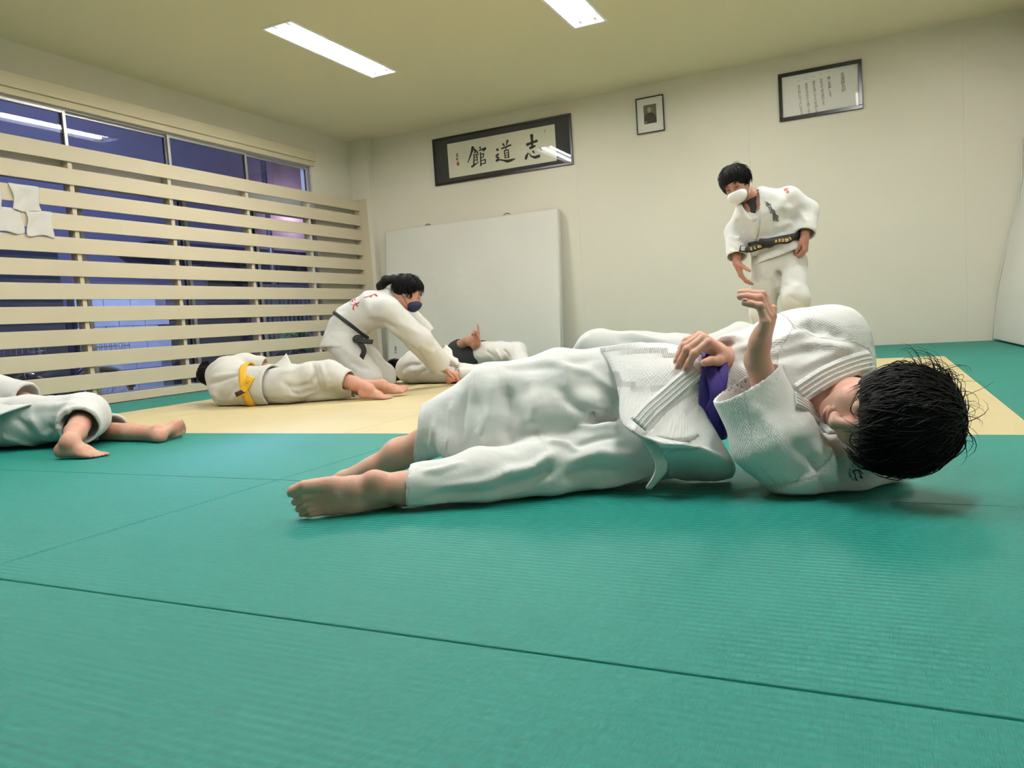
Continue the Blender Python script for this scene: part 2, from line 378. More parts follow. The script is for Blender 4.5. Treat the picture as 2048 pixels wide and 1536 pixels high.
cm = slab('crash_mat', V(-5.34, 7.66, 0.014), V(1, 0, 0), th, lean, 2.27, 0.115, 1.655, M_MATVINYL, 0.03, 'large white crash mat standing against the back wall beside the slat screen', 'mat')
for x in (-4.77, -3.72):
    p0 = V(x, 7.66, 0.014)+lean*1.655+th*0.085
    a = np.linspace(0, math.pi, 9)
    tube('handle', [p0+V(0.045*math.cos(t), 0, 0.034*math.sin(t)-0.004) for t in a], 0.007, principled('grey_webbing', (0.22, 0.21, 0.17), 0.8), cm, 8)
# side piping of the crash mat
p0 = V(-3.07, 7.66, 0.014)+th*0.012
tube('piping', [p0+lean*0.03, p0+lean*1.63], 0.006, M_MATVINYL, cm, 8)
# ---- second mat leaning on the right wall
lean2 = unit(V(0.17, 0.0, 1.0)); th2 = unit(V(1, 0, -0.17))
def bent_mat():
    t = empty('leaning_mat', (1.0, 7.0, 0)); v = []; f = []
    prof = [(0.952, 0.012), (0.962, 0.2), (0.985, 0.42), (1.03, 0.65), (1.085, 0.9), (1.15, 1.15), (1.185, 1.4), (1.19, 1.72)]
    ny = 8; sec = []
    for k, (x, z) in enumerate(prof): sec.append((x, z))
    back = [(x+0.085, z) for x, z in reversed(prof)]
    sec = sec+back; ns = len(sec)
    for j in range(ny):
        yy = 7.93-2.0*j/(ny-1)
        for x, z in sec: v.append((x+0.04*(7.93-yy)+0.004*math.sin(z*6+yy*3), yy, max(z, 0.012)))
    for j in range(ny-1):
        for k in range(ns): f.append((j*ns+k, j*ns+(k+1) % ns, (j+1)*ns+(k+1) % ns, (j+1)*ns+k))
    f.append(tuple(range(ns-1, -1, -1))); f.append(tuple((ny-1)*ns+k for k in range(ns)))
    o = from_np('cover', v, f, M_MATVINYL, smooth=False); md = o.modifiers.new('b', 'BEVEL'); md.width = 0.012; md.segments = 2; md.limit_method = 'ANGLE'
    under(o, t); tube('piping', [(x-0.003, 7.932, z) for x, z in prof], 0.005, M_MATVINYL, t, 8)
    tag(t, 'white folding mat leaning at the right edge of the photo', 'mat')
bent_mat()

# ================================================================ PICTURES ON THE BACK WALL
def picture(name, x0, x1, z0, z1, fw, tilt, mframe, label, rounded=0.0, depth=0.022, cat='picture frame'):
    """returns root and a function mapping (x, z, off) to the tilted picture plane; the top leans out from the wall by tilt"""
    t = empty(name, ((x0+x1)/2, YW, z0)); yb = YW-0.004
    ca, sa = math.cos(tilt), math.sin(tilt)
    def pt(x, z, off): return V(x, yb-off*ca-(z-z0)*sa, z0+(z-z0)*ca-off*sa)
    def slabq(nm, xa, xb, za, zb, oa, ob, mat, bev=0.0):
        bm = box_bm(xa, xb, oa, ob, za, zb, bev, 3)
        for vv in bm.verts: vv.co = pt(vv.co.x, vv.co.z, vv.co.y)
        bmesh.ops.reverse_faces(bm, faces=bm.faces)
        return bm_obj(nm, bm, mat, t)
    for nm, a in (('frame_bar', (x0, x1, z1-fw, z1)), ('frame_bar', (x0, x1, z0, z0+fw)), ('frame_bar', (x0, x0+fw, z0+fw, z1-fw)), ('frame_bar', (x1-fw, x1, z0+fw, z1-fw))):
        slabq(nm, *a, 0.0, depth, mframe, 0.003)
    tag(t, label, cat); return t, pt, slabq
def stroke_mesh(name, strokes, mapf, mat, parent):
    """brush strokes: polylines of (x, y, width) in survey pixels, laid on the picture plane"""
    parts = []
    for st in strokes:
        st = np.array(st, float); P = st[:, :2]
        # densify
        q = []; 
        for a, b in zip(st[:-1], st[1:]):
            for k in range(4): q.append(a+(b-a)*k/4)
        q.append(st[-1]); q = np.array(q); tn = np.gradient(q[:, :2], axis=0); tn /= np.linalg.norm(tn, axis=1)[:, None]+1e-9
        nm = np.stack([-tn[:, 1], tn[:, 0]], 1); L = []; Rr = []
        for i in range(len(q)):
            w_ = q[i, 2]*0.6; L.append(q[i, :2]+nm[i]*w_); Rr.append(q[i, :2]-nm[i]*w_)
        cap0 = q[0, :2]-tn[0]*q[0, 2]*0.4; cap1 = q[-1, :2]+tn[-1]*q[-1, 2]*0.4
        ring = [cap0]+L+[cap1]+Rr[::-1]
        v = [mapf(*p) for p in ring]; m_ = len(L)
        f = [(0, 1, len(ring)-1)]
        for i in range(m_-1): f.append((1+i, 2+i, len(ring)-2-i, len(ring)-1-i))
        f.append((m_, m_+1, m_+2)); parts.append((np.array(v), f))
    v, f = join_np(parts); o = from_np(name, v, f, mat, smooth=False); under(o, parent); return o
# large calligraphy
t, pt, sq = picture('calligraphy_frame', -4.645, -2.899, 2.115, 2.655, 0.026, 0.0, M_FRAME_BROWN, 'long dark framed calligraphy of three large brushed characters on the back wall')
sq('mount', -4.62, -2.924, 2.14, 2.63, 0.002, 0.006, M_MOUNT)
sq('paper', -4.452, -3.093, 2.182, 2.574, 0.0062, 0.0075, M_PAPER)
def cal(x, y): 
    p = at_y(860+x/7.062, 220+y/7.062, YW-0.0125); return p
KAN = [[(606, 522, 34), (588, 600, 24), (535, 745, 9)], [(612, 545, 18), (652, 582, 28)], [(624, 620, 13), (618, 770, 18)], [(612, 642, 11), (662, 625, 14)], [(662, 627, 15), (668, 722, 13)], [(622, 672, 10), (660, 662, 10)], [(622, 712, 10), (664, 702, 10)], [(590, 802, 26), (640, 768, 18), (688, 732, 8)], [(628, 590, 16), (640, 606, 18)],
       [(705, 524, 24), (712, 545, 18)], [(664, 588, 20), (684, 632, 9)], [(690, 574, 13), (785, 540, 26)], [(785, 542, 24), (748, 586, 11)], [(712, 600, 15), (720, 790, 17)], [(716, 626, 11), (758, 614, 13)], [(758, 614, 14), (752, 664, 12)], [(718, 676, 11), (758, 664, 12)], [(722, 716, 12), (782, 698, 15)], [(782, 698, 16), (780, 750, 14)], [(722, 764, 12), (785, 750, 14)]]
DOU = [[(948, 545, 18), (955, 568, 36)], [(930, 648, 17), (968, 620, 20)], [(966, 622, 18), (932, 672, 14), (972, 668, 18), (944, 716, 14)], [(938, 715, 34), (985, 702, 17), (1040, 712, 20), (1092, 724, 36), (1150, 708, 30), (1205, 686, 9)], [(1096, 428, 26), (1078, 495, 12)], [(1030, 478, 26), (1052, 512, 14)], [(1010, 546, 22), (1070, 522, 16), (1140, 494, 24)], [(1082, 520, 14), (1062, 572, 10)], [(1048, 572, 12), (1064, 682, 15)], [(1104, 556, 13), (1112, 674, 17)], [(1048, 582, 12), (1106, 560, 13)], [(1056, 614, 9), (1106, 600, 9)], [(1058, 646, 9), (1108, 633, 9)], [(1064, 680, 10), (1112, 666, 10)]]
SHI = [[(1434, 350, 40), (1440, 420, 30), (1442, 472, 28)], [(1368, 492, 38), (1440, 462, 26), (1512, 434, 34)], [(1442, 470, 26), (1446, 525, 26)], [(1412, 538, 36), (1485, 506, 24)], [(1388, 606, 14), (1364, 650, 32), (1352, 694, 26)], [(1402, 612, 10), (1425, 652, 17), (1480, 670, 34), (1540, 652, 36), (1545, 630, 12)], [(1452, 580, 24), (1472, 606, 18)], [(1548, 540, 14), (1576, 558, 38)]]
for nm, st in (('character_kan', KAN), ('character_dou', DOU), ('character_shi', SHI)): stroke_mesh('brushed_character', st, cal, M_INK, t)
stroke_mesh('signature', [[(372, 622, 7), (396, 612, 8)], [(374, 640, 8), (396, 634, 8)], [(378, 628, 6), (376, 668, 8)], [(392, 630, 6), (394, 664, 7)], [(370, 692, 8), (398, 684, 9)], [(384, 678, 8), (372, 712, 6)], [(382, 700, 6), (396, 714, 8)]], cal, M_INK, t)
stroke_mesh('red_seal', [[(395, 742, 32), (397, 776, 32)]], cal, M_SEAL, t)
stroke_mesh('small_seal', [[(1620, 282, 10), (1623, 314, 11)]], cal, principled('faded_seal', (0.40, 0.30, 0.2), 0.8), t)
sq('glass', -4.62, -2.924, 2.14, 2.63, 0.014, 0.0165, M_PICGLASS)
# portrait
t, pt, sq = picture('portrait_frame', -2.176, -1.885, 2.305, 2.668, 0.009, 0.0, M_FRAME, 'small black framed old black-and-white portrait between the two larger frames')
sq('mount', -2.17, -1.891, 2.311, 2.662, 0.002, 0.005, M_PAPERW)
ph = [at_y(840+a/3.938, 170+b/3.938, YW-0.01) for a, b in ((1756, 166), (1858, 150), (1866, 298), (1762, 312))]
xa, xb, za, zb = -2.098, -1.965, 2.400, 2.590
sq('photo_print', xa, xb, za, zb, 0.0052, 0.006, principled('photo_grey', (0.16, 0.14, 0.11), 0.6, noise=(6, 0.3)))
def poly_on(nm, pts, off, mat, parent, ptf):
    v = [ptf(x, z, off) for x, z in pts]; under(from_np(nm, v, [tuple(range(len(v)))], mat, smooth=False), parent)
cx = (xa+xb)/2
poly_on('printed_suit', [(xa+0.004, za+0.002), (xb-0.004, za+0.002), (xb-0.004, za+0.055), (cx+0.042, za+0.092), (cx+0.012, za+0.112), (cx-0.018, za+0.112), (cx-0.05, za+0.09), (xa+0.004, za+0.05)], 0.0064, principled('photo_dark', (0.03, 0.026, 0.022), 0.6), t, pt)
poly_on('printed_head', [(cx-0.006+0.021*math.cos(a), za+0.138+0.029*math.sin(a)) for a in np.linspace(0, 2*math.pi, 20)[:-1]], 0.0068, principled('photo_light', (0.42, 0.37, 0.28), 0.6), t, pt)
poly_on('printed_hand', [(xa+0.02+0.012*math.cos(a), za+0.018+0.009*math.sin(a)) for a in np.linspace(0, 2*math.pi, 12)[:-1]], 0.0068, MATS['photo_light'], t, pt)
sq('glass', -2.168, -1.893, 2.313, 2.66, 0.014, 0.016, M_PICGLASS)
# dojo precepts
t, pt, sq = picture('precepts_frame', -0.770, -0.040, 2.195, 2.640, 0.034, 0.0, M_FRAME, 'black framed sheet of small vertical handwriting on the right of the back wall')
sq('paper', -0.74, -0.07, 2.225, 2.61, 0.002, 0.006, M_PAPERW)
def text_np(s, size):
    c = bpy.data.curves.new('t', 'FONT'); c.body = s; c.size = size; c.align_x = 'CENTER'; c.align_y = 'CENTER'
    c.resolution_u = 2
    o = bpy.data.objects.new('t', c); COL.objects.link(o); bpy.context.view_layer.update()
    me = bpy.data.meshes.new_from_object(o.evaluated_get(bpy.context.evaluated_depsgraph_get()))
    v = np.array([tuple(x.co) for x in me.vertices]); f = [tuple(p.vertices) for p in me.polygons]
    bpy.data.objects.remove(o); bpy.data.curves.remove(c); bpy.data.meshes.remove(me); return v, f
def text_col(s, x, ztop, step, size, slant=0.0):
    parts = []
    for i, ch in enumerate(s):
        if ch == ' ': continue
        v, f = text_np(ch, size); zc = ztop-step*i
        parts.append((np.array([pt(x+p[0]-slant*p[1]+0.0015*i, zc+p[1]+0.22*p[0], 0.0066) for p in v]), f))
    v, f = join_np(parts); under(tag(from_np('written_column', v, f, M_INK, smooth=False), kind='stuff'), t)
text_col('志道館五訓', -0.205, 2.533, 0.0355, 0.037, 0.1)
for k, s in enumerate(('一 親に感謝しよう', '一 志を立て学び続けよう', '一 相手を思いやる心を持とう', '一 覚悟を決めやり遂げよう', '一 世の役に立つ人になろう')):
    text_col(s, -0.325-0.066*k, 2.578-0.008*k, (0.0275, 0.0255, 0.0255, 0.026, 0.0255)[k], 0.0285, 0.1)
sq('glass', -0.738, -0.072, 2.227, 2.608, 0.014, 0.016, M_PICGLASS)
# ================================================================ BODY AND CLOTH MODELLING (implicit surfaces, meshed once)
def ortho(n, side):
    n = unit(n); u = np.asarray(side, float); u = unit(u-n*np.dot(u, n)); return n, u, np.cross(n, u)
class Fld:
    def __init__(s, lo, hi, vox, like=None):
        if like is not None:
            s.lo, s.n, s.vox, s.ax = like.lo, like.n, like.vox, like.ax
        else:
            s.lo = np.array(lo, float); s.vox = vox; s.n = np.maximum(4, np.ceil((np.array(hi)-s.lo)/vox).astype(int)+1)
            s.ax = [(s.lo[i]+np.arange(s.n[i])*vox).astype(np.float32) for i in range(3)]
        s.v = np.full(tuple(s.n), 9.0, np.float32)
    def new(s): return Fld(None, None, None, like=s)
    def _sl(s, lo, hi):
        a = np.clip(np.floor((np.asarray(lo)-s.lo)/s.vox).astype(int), 0, s.n-1); b = np.clip(np.ceil((np.asarray(hi)-s.lo)/s.vox).astype(int)+1, 0, s.n)
        if np.any(b-a < 1): return None, None
        sl = tuple(slice(a[i], b[i]) for i in range(3))
        X = s.ax[0][sl[0]][:, None, None]; Y = s.ax[1][sl[1]][None, :, None]; Z = s.ax[2][sl[2]][None, None, :]
        return sl, (X, Y, Z)
    def _mix(s, sl, d, k, op):
        a = s.v[sl]
        if op == 'add':
            if k > 0:
                h = np.maximum(k-np.abs(a-d), 0)/k; s.v[sl] = np.minimum(a, d)-h*h*(k*0.25)
            else: s.v[sl] = np.minimum(a, d)
        elif op == 'sub':
            d = -d
            if k > 0:
                h = np.maximum(k-np.abs(a-d), 0)/k; s.v[sl] = np.maximum(a, d)+h*h*(k*0.25)
            else: s.v[sl] = np.maximum(a, d)
    def seg(s, a, b, ra, rb=None, k=0.02, op='add'):
        """round cone"""
        a = V(*a); b = V(*b); rb = ra if rb is None else rb; m = max(ra, rb)+k+2*s.vox+0.02
        sl, P = s._sl(np.minimum(a, b)-m, np.maximum(a, b)+m)
        if sl is None: return s
        ab = b-a; L2 = max(float(ab@ab), 1e-9)
        dx, dy, dz = P[0]-a[0], P[1]-a[1], P[2]-a[2]
        t = np.clip((dx*ab[0]+dy*ab[1]+dz*ab[2])/L2, 0, 1)
        d = np.sqrt((dx-t*ab[0])**2+(dy-t*ab[1])**2+(dz-t*ab[2])**2)-(ra+(rb-ra)*t)
        s._mix(sl, d.astype(np.float32), k, op); return s
    def chain(s, pts, rads, k=0.02, op='add'):
        for i in range(len(pts)-1): s.seg(pts[i], pts[i+1], rads[i], rads[i+1], k, op)
        return s
    def ell(s, c, r, axes=None, k=0.02, op='add'):
        """ellipsoid; axes rows are unit vectors"""
        c = V(*c); r = np.array(r, float); m = r.max()+k+2*s.vox+0.02
        sl, P = s._sl(c-m, c+m)
        if sl is None: return s
        A = np.eye(3) if axes is None else np.array(axes, float)
        d0, d1, d2 = P[0]-c[0], P[1]-c[1], P[2]-c[2]
        q = [d0*A[i][0]+d1*A[i][1]+d2*A[i][2] for i in range(3)]
        k0 = np.sqrt((q[0]/r[0])**2+(q[1]/r[1])**2+(q[2]/r[2])**2); k1 = np.sqrt((q[0]/r[0]**2)**2+(q[1]/r[1]**2)**2+(q[2]/r[2]**2)**2)+1e-6
        s._mix(sl, (k0*(k0-1)/k1).astype(np.float32), k, op); return s
    def eseg(s, a, b, side, ra, rb, k=0.02, op='add', flat=0.6):
        """tapered tube of elliptical section: ra=(along side, across). flat<1 squares off the ends"""
        a = V(*a); b = V(*b); n, u, w_ = ortho(b-a, side); m = max(*ra, *rb)+k+2*s.vox+0.02
        sl, P = s._sl(np.minimum(a, b)-m, np.maximum(a, b)+m)
        if sl is None: return s
        L = np.linalg.norm(b-a); dx, dy, dz = P[0]-a[0], P[1]-a[1], P[2]-a[2]
        ax = dx*n[0]+dy*n[1]+dz*n[2]; t = np.clip(ax/L, 0, 1); ex = ax-t*L
        pu = dx*u[0]+dy*u[1]+dz*u[2]; pv = dx*w_[0]+dy*w_[1]+dz*w_[2]
        ru = ra[0]+(rb[0]-ra[0])*t; rv = ra[1]+(rb[1]-ra[1])*t; mn = np.minimum(ru, rv)
        k0 = np.sqrt((pu/ru)**2+(pv/rv)**2+(ex/(mn*flat))**2); k1 = np.sqrt((pu/ru**2)**2+(pv/rv**2)**2+(ex/(mn*flat)**2)**2)+1e-6
        d = k0*(k0-1)/k1
        s._mix(sl, d.astype(np.float32), k, op); return s
    def echain(s, pts, side, rads, k=0.02, op='add', flat=0.6):
        for i in range(len(pts)-1):
            sd = side[i] if isinstance(side, list) else side
            s.eseg(pts[i], pts[i+1], sd, rads[i], rads[i+1], k, op, flat)
        return s
    def clip(s, p, n, k=0.0):
        """keep the side the normal n points away from"""
        n = unit(n); d = ((s.ax[0]-p[0])*n[0])[:, None, None]+((s.ax[1]-p[1])*n[1])[None, :, None]+((s.ax[2]-p[2])*n[2])[None, None, :]
        d = d.astype(np.float32)
        if k > 0:
            h = np.maximum(k-np.abs(s.v-d), 0)/k; s.v = np.maximum(s.v, d)+h*h*(k*0.25)
        else: s.v = np.maximum(s.v, d)
        return s
    def merge(s, o, k=0.02):
        if k > 0:
            h = np.maximum(k-np.abs(s.v-o.v), 0)/k; s.v = np.minimum(s.v, o.v)-h*h*(k*0.25)
        else: s.v = np.minimum(s.v, o.v)
        return s
    def carve(s, o): s.v = np.maximum(s.v, -o.v); return s
    def floor(s, z=0.002, k=0.012): return s.clip((0, 0, z), (0, 0, -1), k)
    def mesh(s):
        v = s.v.copy(); v[0] = v[-1] = 1; v[:, 0] = v[:, -1] = 1; v[:, :, 0] = v[:, :, -1] = 1
        ins = v < 0; nx, ny, nz = v.shape
        c = [ins[i:nx-1+i, j:ny-1+j, k:nz-1+k] for i in (0, 1) for j in (0, 1) for k in (0, 1)]
        cnt = np.zeros(c[0].shape, np.int8)
        for q in c: cnt += q
        act = (cnt > 0) & (cnt < 8); idx = np.full(act.shape, -1, np.int64); ii = np.argwhere(act); idx[act] = np.arange(len(ii))
        if len(ii) == 0: return np.zeros((0, 3)), np.zeros((0, 4), int)
        acc = np.zeros((len(ii), 3)); num = np.zeros(len(ii))
        cor = [(i, j, k) for i in (0, 1) for j in (0, 1) for k in (0, 1)]
        cv = np.stack([v[ii[:, 0]+i, ii[:, 1]+j, ii[:, 2]+k] for i, j, k in cor], 1)
        for a in range(8):
            for b in range(a+1, 8):
                if sum(abs(p-q) for p, q in zip(cor[a], cor[b])) != 1: continue
                va, vb = cv[:, a], cv[:, b]; m = (va < 0) != (vb < 0)
                t = np.where(m, va/(va-vb+1e-12), 0)[:, None]
                acc += np.where(m[:, None], np.array(cor[a])+t*(np.array(cor[b])-np.array(cor[a])), 0); num += m
        pos = s.lo+(ii+acc/num[:, None])*s.vox
        F = []
        for axn in range(3):
            sh = [slice(1, -1)]*3; o = [0, 0, 0]; o[axn] = 1
            A = ins[tuple(slice(0 if q == axn else 1, (-1)) for q in range(3))]
            B = ins[tuple(slice(1, None) if q == axn else slice(1, -1) for q in range(3))]
            e = np.argwhere(A != B)
            if len(e) == 0: continue
            flip = A[tuple(e.T)]
            base = e.copy()
            for q in range(3):
                if q != axn: base[:, q] += 1
            p, q = [(1, 2), (2, 0), (0, 1)][axn]
            def cid(dp, dq):
                z = base.copy(); z[:, p] -= dp; z[:, q] -= dq; return idx[z[:, 0], z[:, 1], z[:, 2]]
            quad = np.stack([cid(1, 1), cid(0, 1), cid(0, 0), cid(1, 0)], 1)
            quad[~flip] = quad[~flip][:, ::-1]; F.append(quad)
        return pos, np.vstack(F)

def vnormals(v, f):
    f = np.asarray(f); n = np.zeros_like(v)
    fn = np.cross(v[f[:, 2]]-v[f[:, 0]], v[f[:, 3]]-v[f[:, 1]])
    for k in range(4): np.add.at(n, f[:, k], fn)
    return n/(np.linalg.norm(n, axis=1)[:, None]+1e-12)
def smooth(v, f, it=2, lam=0.5):
    f = np.asarray(f); e = np.vstack([f[:, [0, 1]], f[:, [1, 2]], f[:, [2, 3]], f[:, [3, 0]]]); deg = np.bincount(e.ravel(), minlength=len(v)).astype(float)
    for _ in range(it):
        a = np.zeros_like(v)
        for c in range(3): a[:, c] = np.bincount(e[:, 0], v[e[:, 1], c], len(v))+np.bincount(e[:, 1], v[e[:, 0], c], len(v))
        v = v+lam*(a/deg[:, None]-v)
    return v
_ng = np.random.RandomState(3).rand(32, 32, 32).astype(np.float32)
def vnoise(p):
    """smooth value noise in [-1,1], vectorised"""
    i = np.floor(p).astype(int); f = p-i; f = f*f*(3-2*f); o = 0
    for dx in (0, 1):
        for dy in (0, 1):
            for dz in (0, 1):
                w_ = (f[:, 0] if dx else 1-f[:, 0])*(f[:, 1] if dy else 1-f[:, 1])*(f[:, 2] if dz else 1-f[:, 2])
                o = o+w_*_ng[(i[:, 0]+dx) % 32, (i[:, 1]+dy) % 32, (i[:, 2]+dz) % 32]
    return o*2-1
def seg_dist(P, pl):
    """distance from points to a polyline, with parameter along it (0..1)"""
    best = np.full(len(P), 9.0); tt = np.zeros(len(P)); n = len(pl)-1
    for i in range(n):
        a, b = pl[i], pl[i+1]; ab = b-a; t = np.clip(((P-a)@ab)/max(ab@ab, 1e-9), 0, 1); d = np.linalg.norm(P-a-t[:, None]*ab, axis=1)
        m = d < best; best[m] = d[m]; tt[m] = (i+t[m])/n
    return best, tt
def bvh_of(v, f): return BVHTree.FromPolygons([tuple(p) for p in v], [tuple(int(i) for i in q) for q in f])
def hit_px(bvh, x, y):
    d = Vector(ray(x, y)).normalized(); h = bvh.ray_cast(Vector(C_O), d); return (np.array(h[0]), np.array(h[1])) if h[0] is not None else (None, None)
def add_folds(v, f, folds, wr=None):
    """folds: (polyline of survey pixels or 3-D points, height, width); positive ridge, negative valley. wr=(amp, scale xyz)"""
    nrm = vnormals(v, f); bvh = None; disp = np.zeros(len(v))
    for pl, hgt, wd in folds:
        if len(pl[0]) == 2:
            if bvh is None: bvh = bvh_of(v, f)
            pts = []
            for a, b in zip(pl[:-1], pl[1:]):
                for k in range(4):
                    q = hit_px(bvh, a[0]+(b[0]-a[0])*k/4, a[1]+(b[1]-a[1])*k/4)[0]
                    if q is not None: pts.append(q)
            q = hit_px(bvh, *pl[-1])[0]
            if q is not None: pts.append(q)
            if len(pts) < 2: continue
            # drop jumps in depth
            keep = [pts[0]]
            for q in pts[1:]:
                if np.linalg.norm(q-keep[-1]) < 0.12: keep.append(q)
            pl3 = keep
            if len(pl3) < 2: continue
        else: pl3 = [V(*q) for q in pl]
        pl3 = np.array(pl3); lo, hi = pl3.min(0)-3*wd, pl3.max(0)+3*wd
        m = np.all((v > lo) & (v < hi), axis=1); ids = np.where(m)[0]
        if len(ids) == 0: continue
        d, t = seg_dist(v[ids], pl3); taper = np.clip(np.minimum(t, 1-t)*5+0.15, 0, 1)
        prof = np.exp(-(d/wd)**2)
        disp[ids] += hgt*taper*prof
    if wr is not None:
        for amp, sc in wr:
            disp += amp*vnoise(v*np.array(sc)+17.3)
    return v+nrm*disp[:, None]
def weave_attr(o, v, segs):
    """segs: list of (a, b) axes; coordinate along and around the closest axis (metres)"""
    v = np.asarray(v); best = np.full(len(v), 9.0); uv = np.zeros((len(v), 3), np.float32)
    for a, b in segs:
        a, b = V(*a), V(*b); n, u, w_ = ortho(b-a, (0.31, 0.77, 0.55)); L = np.linalg.norm(b-a)
        t = np.clip((v-a)@n, 0, L); q = v-a-t[:, None]*n; d = np.linalg.norm(q, axis=1)
        m = d < best; best[m] = d[m]
        ang = np.arctan2(q@w_, q@u); r0 = np.median(d[m]) if m.any() else 0.05
        uv[m, 0] = ((v-a)@n)[m]; uv[m, 1] = (ang*r0)[m]
    at = o.data.attributes.new('weave', 'FLOAT_VECTOR', 'POINT'); at.data.foreach_set('vector', uv.ravel())
def garment(name, F, mat, parent, segs, folds=(), wr=None, sm=2, zmin=0.003):
    v, f = F.mesh(); v = smooth(v, f, sm)
    if folds or wr: v = add_folds(v, f, folds, wr); v = smooth(v, f, 1, 0.35)
    if zmin is not None: v[:, 2] = np.maximum(v[:, 2], zmin)
    o = from_np(name, v, f, mat); weave_attr(o, v, segs); under(o, parent); return o, v, f
def ribbon_np(pts, nrm, width, thick, lift=0.0, wid_dir=None, n_w=5, edge_round=True, closed=False):
    """cloth band along pts; nrm surface normals; widths may be a list"""
    pts = np.asarray(pts, float); nrm = np.asarray(nrm, float); m = len(pts)
    tan = np.roll(pts, -1, 0)-np.roll(pts, 1, 0) if closed else np.gradient(pts, axis=0)
    tan /= np.linalg.norm(tan, axis=1)[:, None]+1e-9
    width = np.full(m, width) if np.isscalar(width) else np.asarray(width)
    side = np.cross(nrm, tan); side /= np.linalg.norm(side, axis=1)[:, None]+1e-9
    prof = []   # cross-section loop: (across, up)
    for k in range(n_w): 
        a = -0.5+k/(n_w-1); prof.append((a, thick*(1 if 0 < k < n_w-1 else 0.65)))
    for k in range(n_w-1, -1, -1): prof.append((-0.5+k/(n_w-1), 0.0))
    np_ = len(prof); v = []
    for i in range(m):
        for a, h in prof: v.append(pts[i]+side[i]*width[i]*a+nrm[i]*(h+lift))
    f = []
    rng = m if closed else m-1
    for i in range(rng):
        for k in range(np_): f.append((i*np_+k, i*np_+(k+1) % np_, ((i+1) % m)*np_+(k+1) % np_, ((i+1) % m)*np_+k))
    if not closed: f.append(tuple(range(np_-1, -1, -1))); f.append(tuple((m-1)*np_+k for k in range(np_)))
    return np.array(v), f
def sm_path(P, it=3):
    P = np.asarray(P, float).copy()
    for _ in range(it): P[1:-1] = 0.25*P[:-2]+0.5*P[1:-1]+0.25*P[2:]
    return P
def dense(P, n=6):
    """Catmull-Rom resample"""
    P = np.asarray(P, float); Q = np.vstack([2*P[0]-P[1], P, 2*P[-1]-P[-2]]); out = []
    for i in range(1, len(Q)-2):
        for k in range(n):
            t = k/n; out.append(0.5*((2*Q[i])+(Q[i+1]-Q[i-1])*t+(2*Q[i-1]-5*Q[i]+4*Q[i+1]-Q[i+2])*t*t+(3*Q[i]-Q[i-1]-3*Q[i+1]+Q[i+2])*t**3))
    out.append(P[-1]); return np.array(out)
def belt_loop(name, bvh, c, axis, width, thick, mat, parent, lift=0.002, n=56, R=0.6, n_w=5):
    ax, u, w_ = ortho(axis, (0.2, 0.1, 1) if abs(unit(axis)[2]) < 0.9 else (1, 0, 0)); pts = []; nr = []
    for i in range(n):
        a = 2*math.pi*i/n; d = u*math.cos(a)+w_*math.sin(a)
        rs = []
        for off in (-width*0.4, 0, width*0.4):
            h = bvh.ray_cast(Vector(V(*c)+ax*off+d*R), Vector(-d))
            if h[0] is not None:
                r = np.dot(np.array(h[0])-V(*c), d)
                if 0.02 < r < R*0.9: rs.append(r)
        r = max(rs) if rs else (pts and np.linalg.norm(pts[-1]-V(*c)) or 0.1)
        pts.append(V(*c)+d*r); nr.append(d)
    pts = np.array(pts)
    for _ in range(2): pts = 0.25*np.roll(pts, 1, 0)+0.5*pts+0.25*np.roll(pts, -1, 0)
    pts[:, 2] = np.maximum(pts[:, 2], 0.005)
    v, f = ribbon_np(pts, np.array(nr), width, thick, lift, n_w=n_w, closed=True)
    v[:, 2] = np.maximum(v[:, 2], 0.004)
    o = from_np(name, v, f, mat); under(o, parent); return o
def band(name, pts, nrm, width, thick, mat, parent, lift=0.0, n_w=5, segs=None):
    v, f = ribbon_np(pts, nrm, width, thick, lift, n_w=n_w); o = from_np(name, v, f, mat); under(o, parent)
    if segs is not None: weave_attr(o, v, segs)
    return o
def px_band(name, bvh, pl, width, thick, mat, parent, lift=0.001, n=6, sm=3):
    """band laid on a garment along a surveyed line"""
    d = dense(np.array(pl, float), n); P = []; N = []
    for q in d:
        h, nn = hit_px(bvh, *q)
        if h is not None: P.append(h); N.append(nn)
    P = sm_path(P, sm); N = sm_path(N, sm+2); N /= np.linalg.norm(N, axis=1)[:, None]
    o = band(name, P, N, width, thick, mat, parent, lift); weave_attr(o, [x.co[:] for x in o.data.vertices], [(P[0], P[-1])]); return o, P, N
def sheet(name, grid, thick, mat, parent, segs=None, sub=1, n=5):
    """cloth sheet from a coarse grid of 3-D points, smoothed and given thickness"""
    G = np.array(grid, float); G = np.array([dense(r, n) for r in G]); G = np.array([dense(G[:, j], n) for j in range(G.shape[1])]).transpose(1, 0, 2)
    G[..., 2] = np.maximum(G[..., 2], thick+0.002)
    a, b = G.shape[:2]; v = G.reshape(-1, 3); f = np.array([(i*b+j, i*b+j+1, (i+1)*b+j+1, (i+1)*b+j) for i in range(a-1) for j in range(b-1)])
    nn = vnormals(v, f); top = v+nn*thick/2; bot = v-nn*thick/2; N = len(v); fs = [tuple(q) for q in f]+[tuple(N+k for k in q[::-1]) for q in f]
    bd = [i*b for i in range(a)]; bd = [j for j in range(b)]+[i*b+b-1 for i in range(1, a)]+[(a-1)*b+j for j in range(b-2, -1, -1)]+[i*b for i in range(a-2, 0, -1)]
    for p, q in zip(bd, bd[1:]+bd[:1]): fs.append((p, N+p, N+q, q))
    v = np.vstack([top, bot]); o = from_np(name, v, fs, mat)
    if segs is None: segs = [(G[0, 0], G[0, -1])]
    weave_attr(o, v, segs); under(o, parent); return o, G

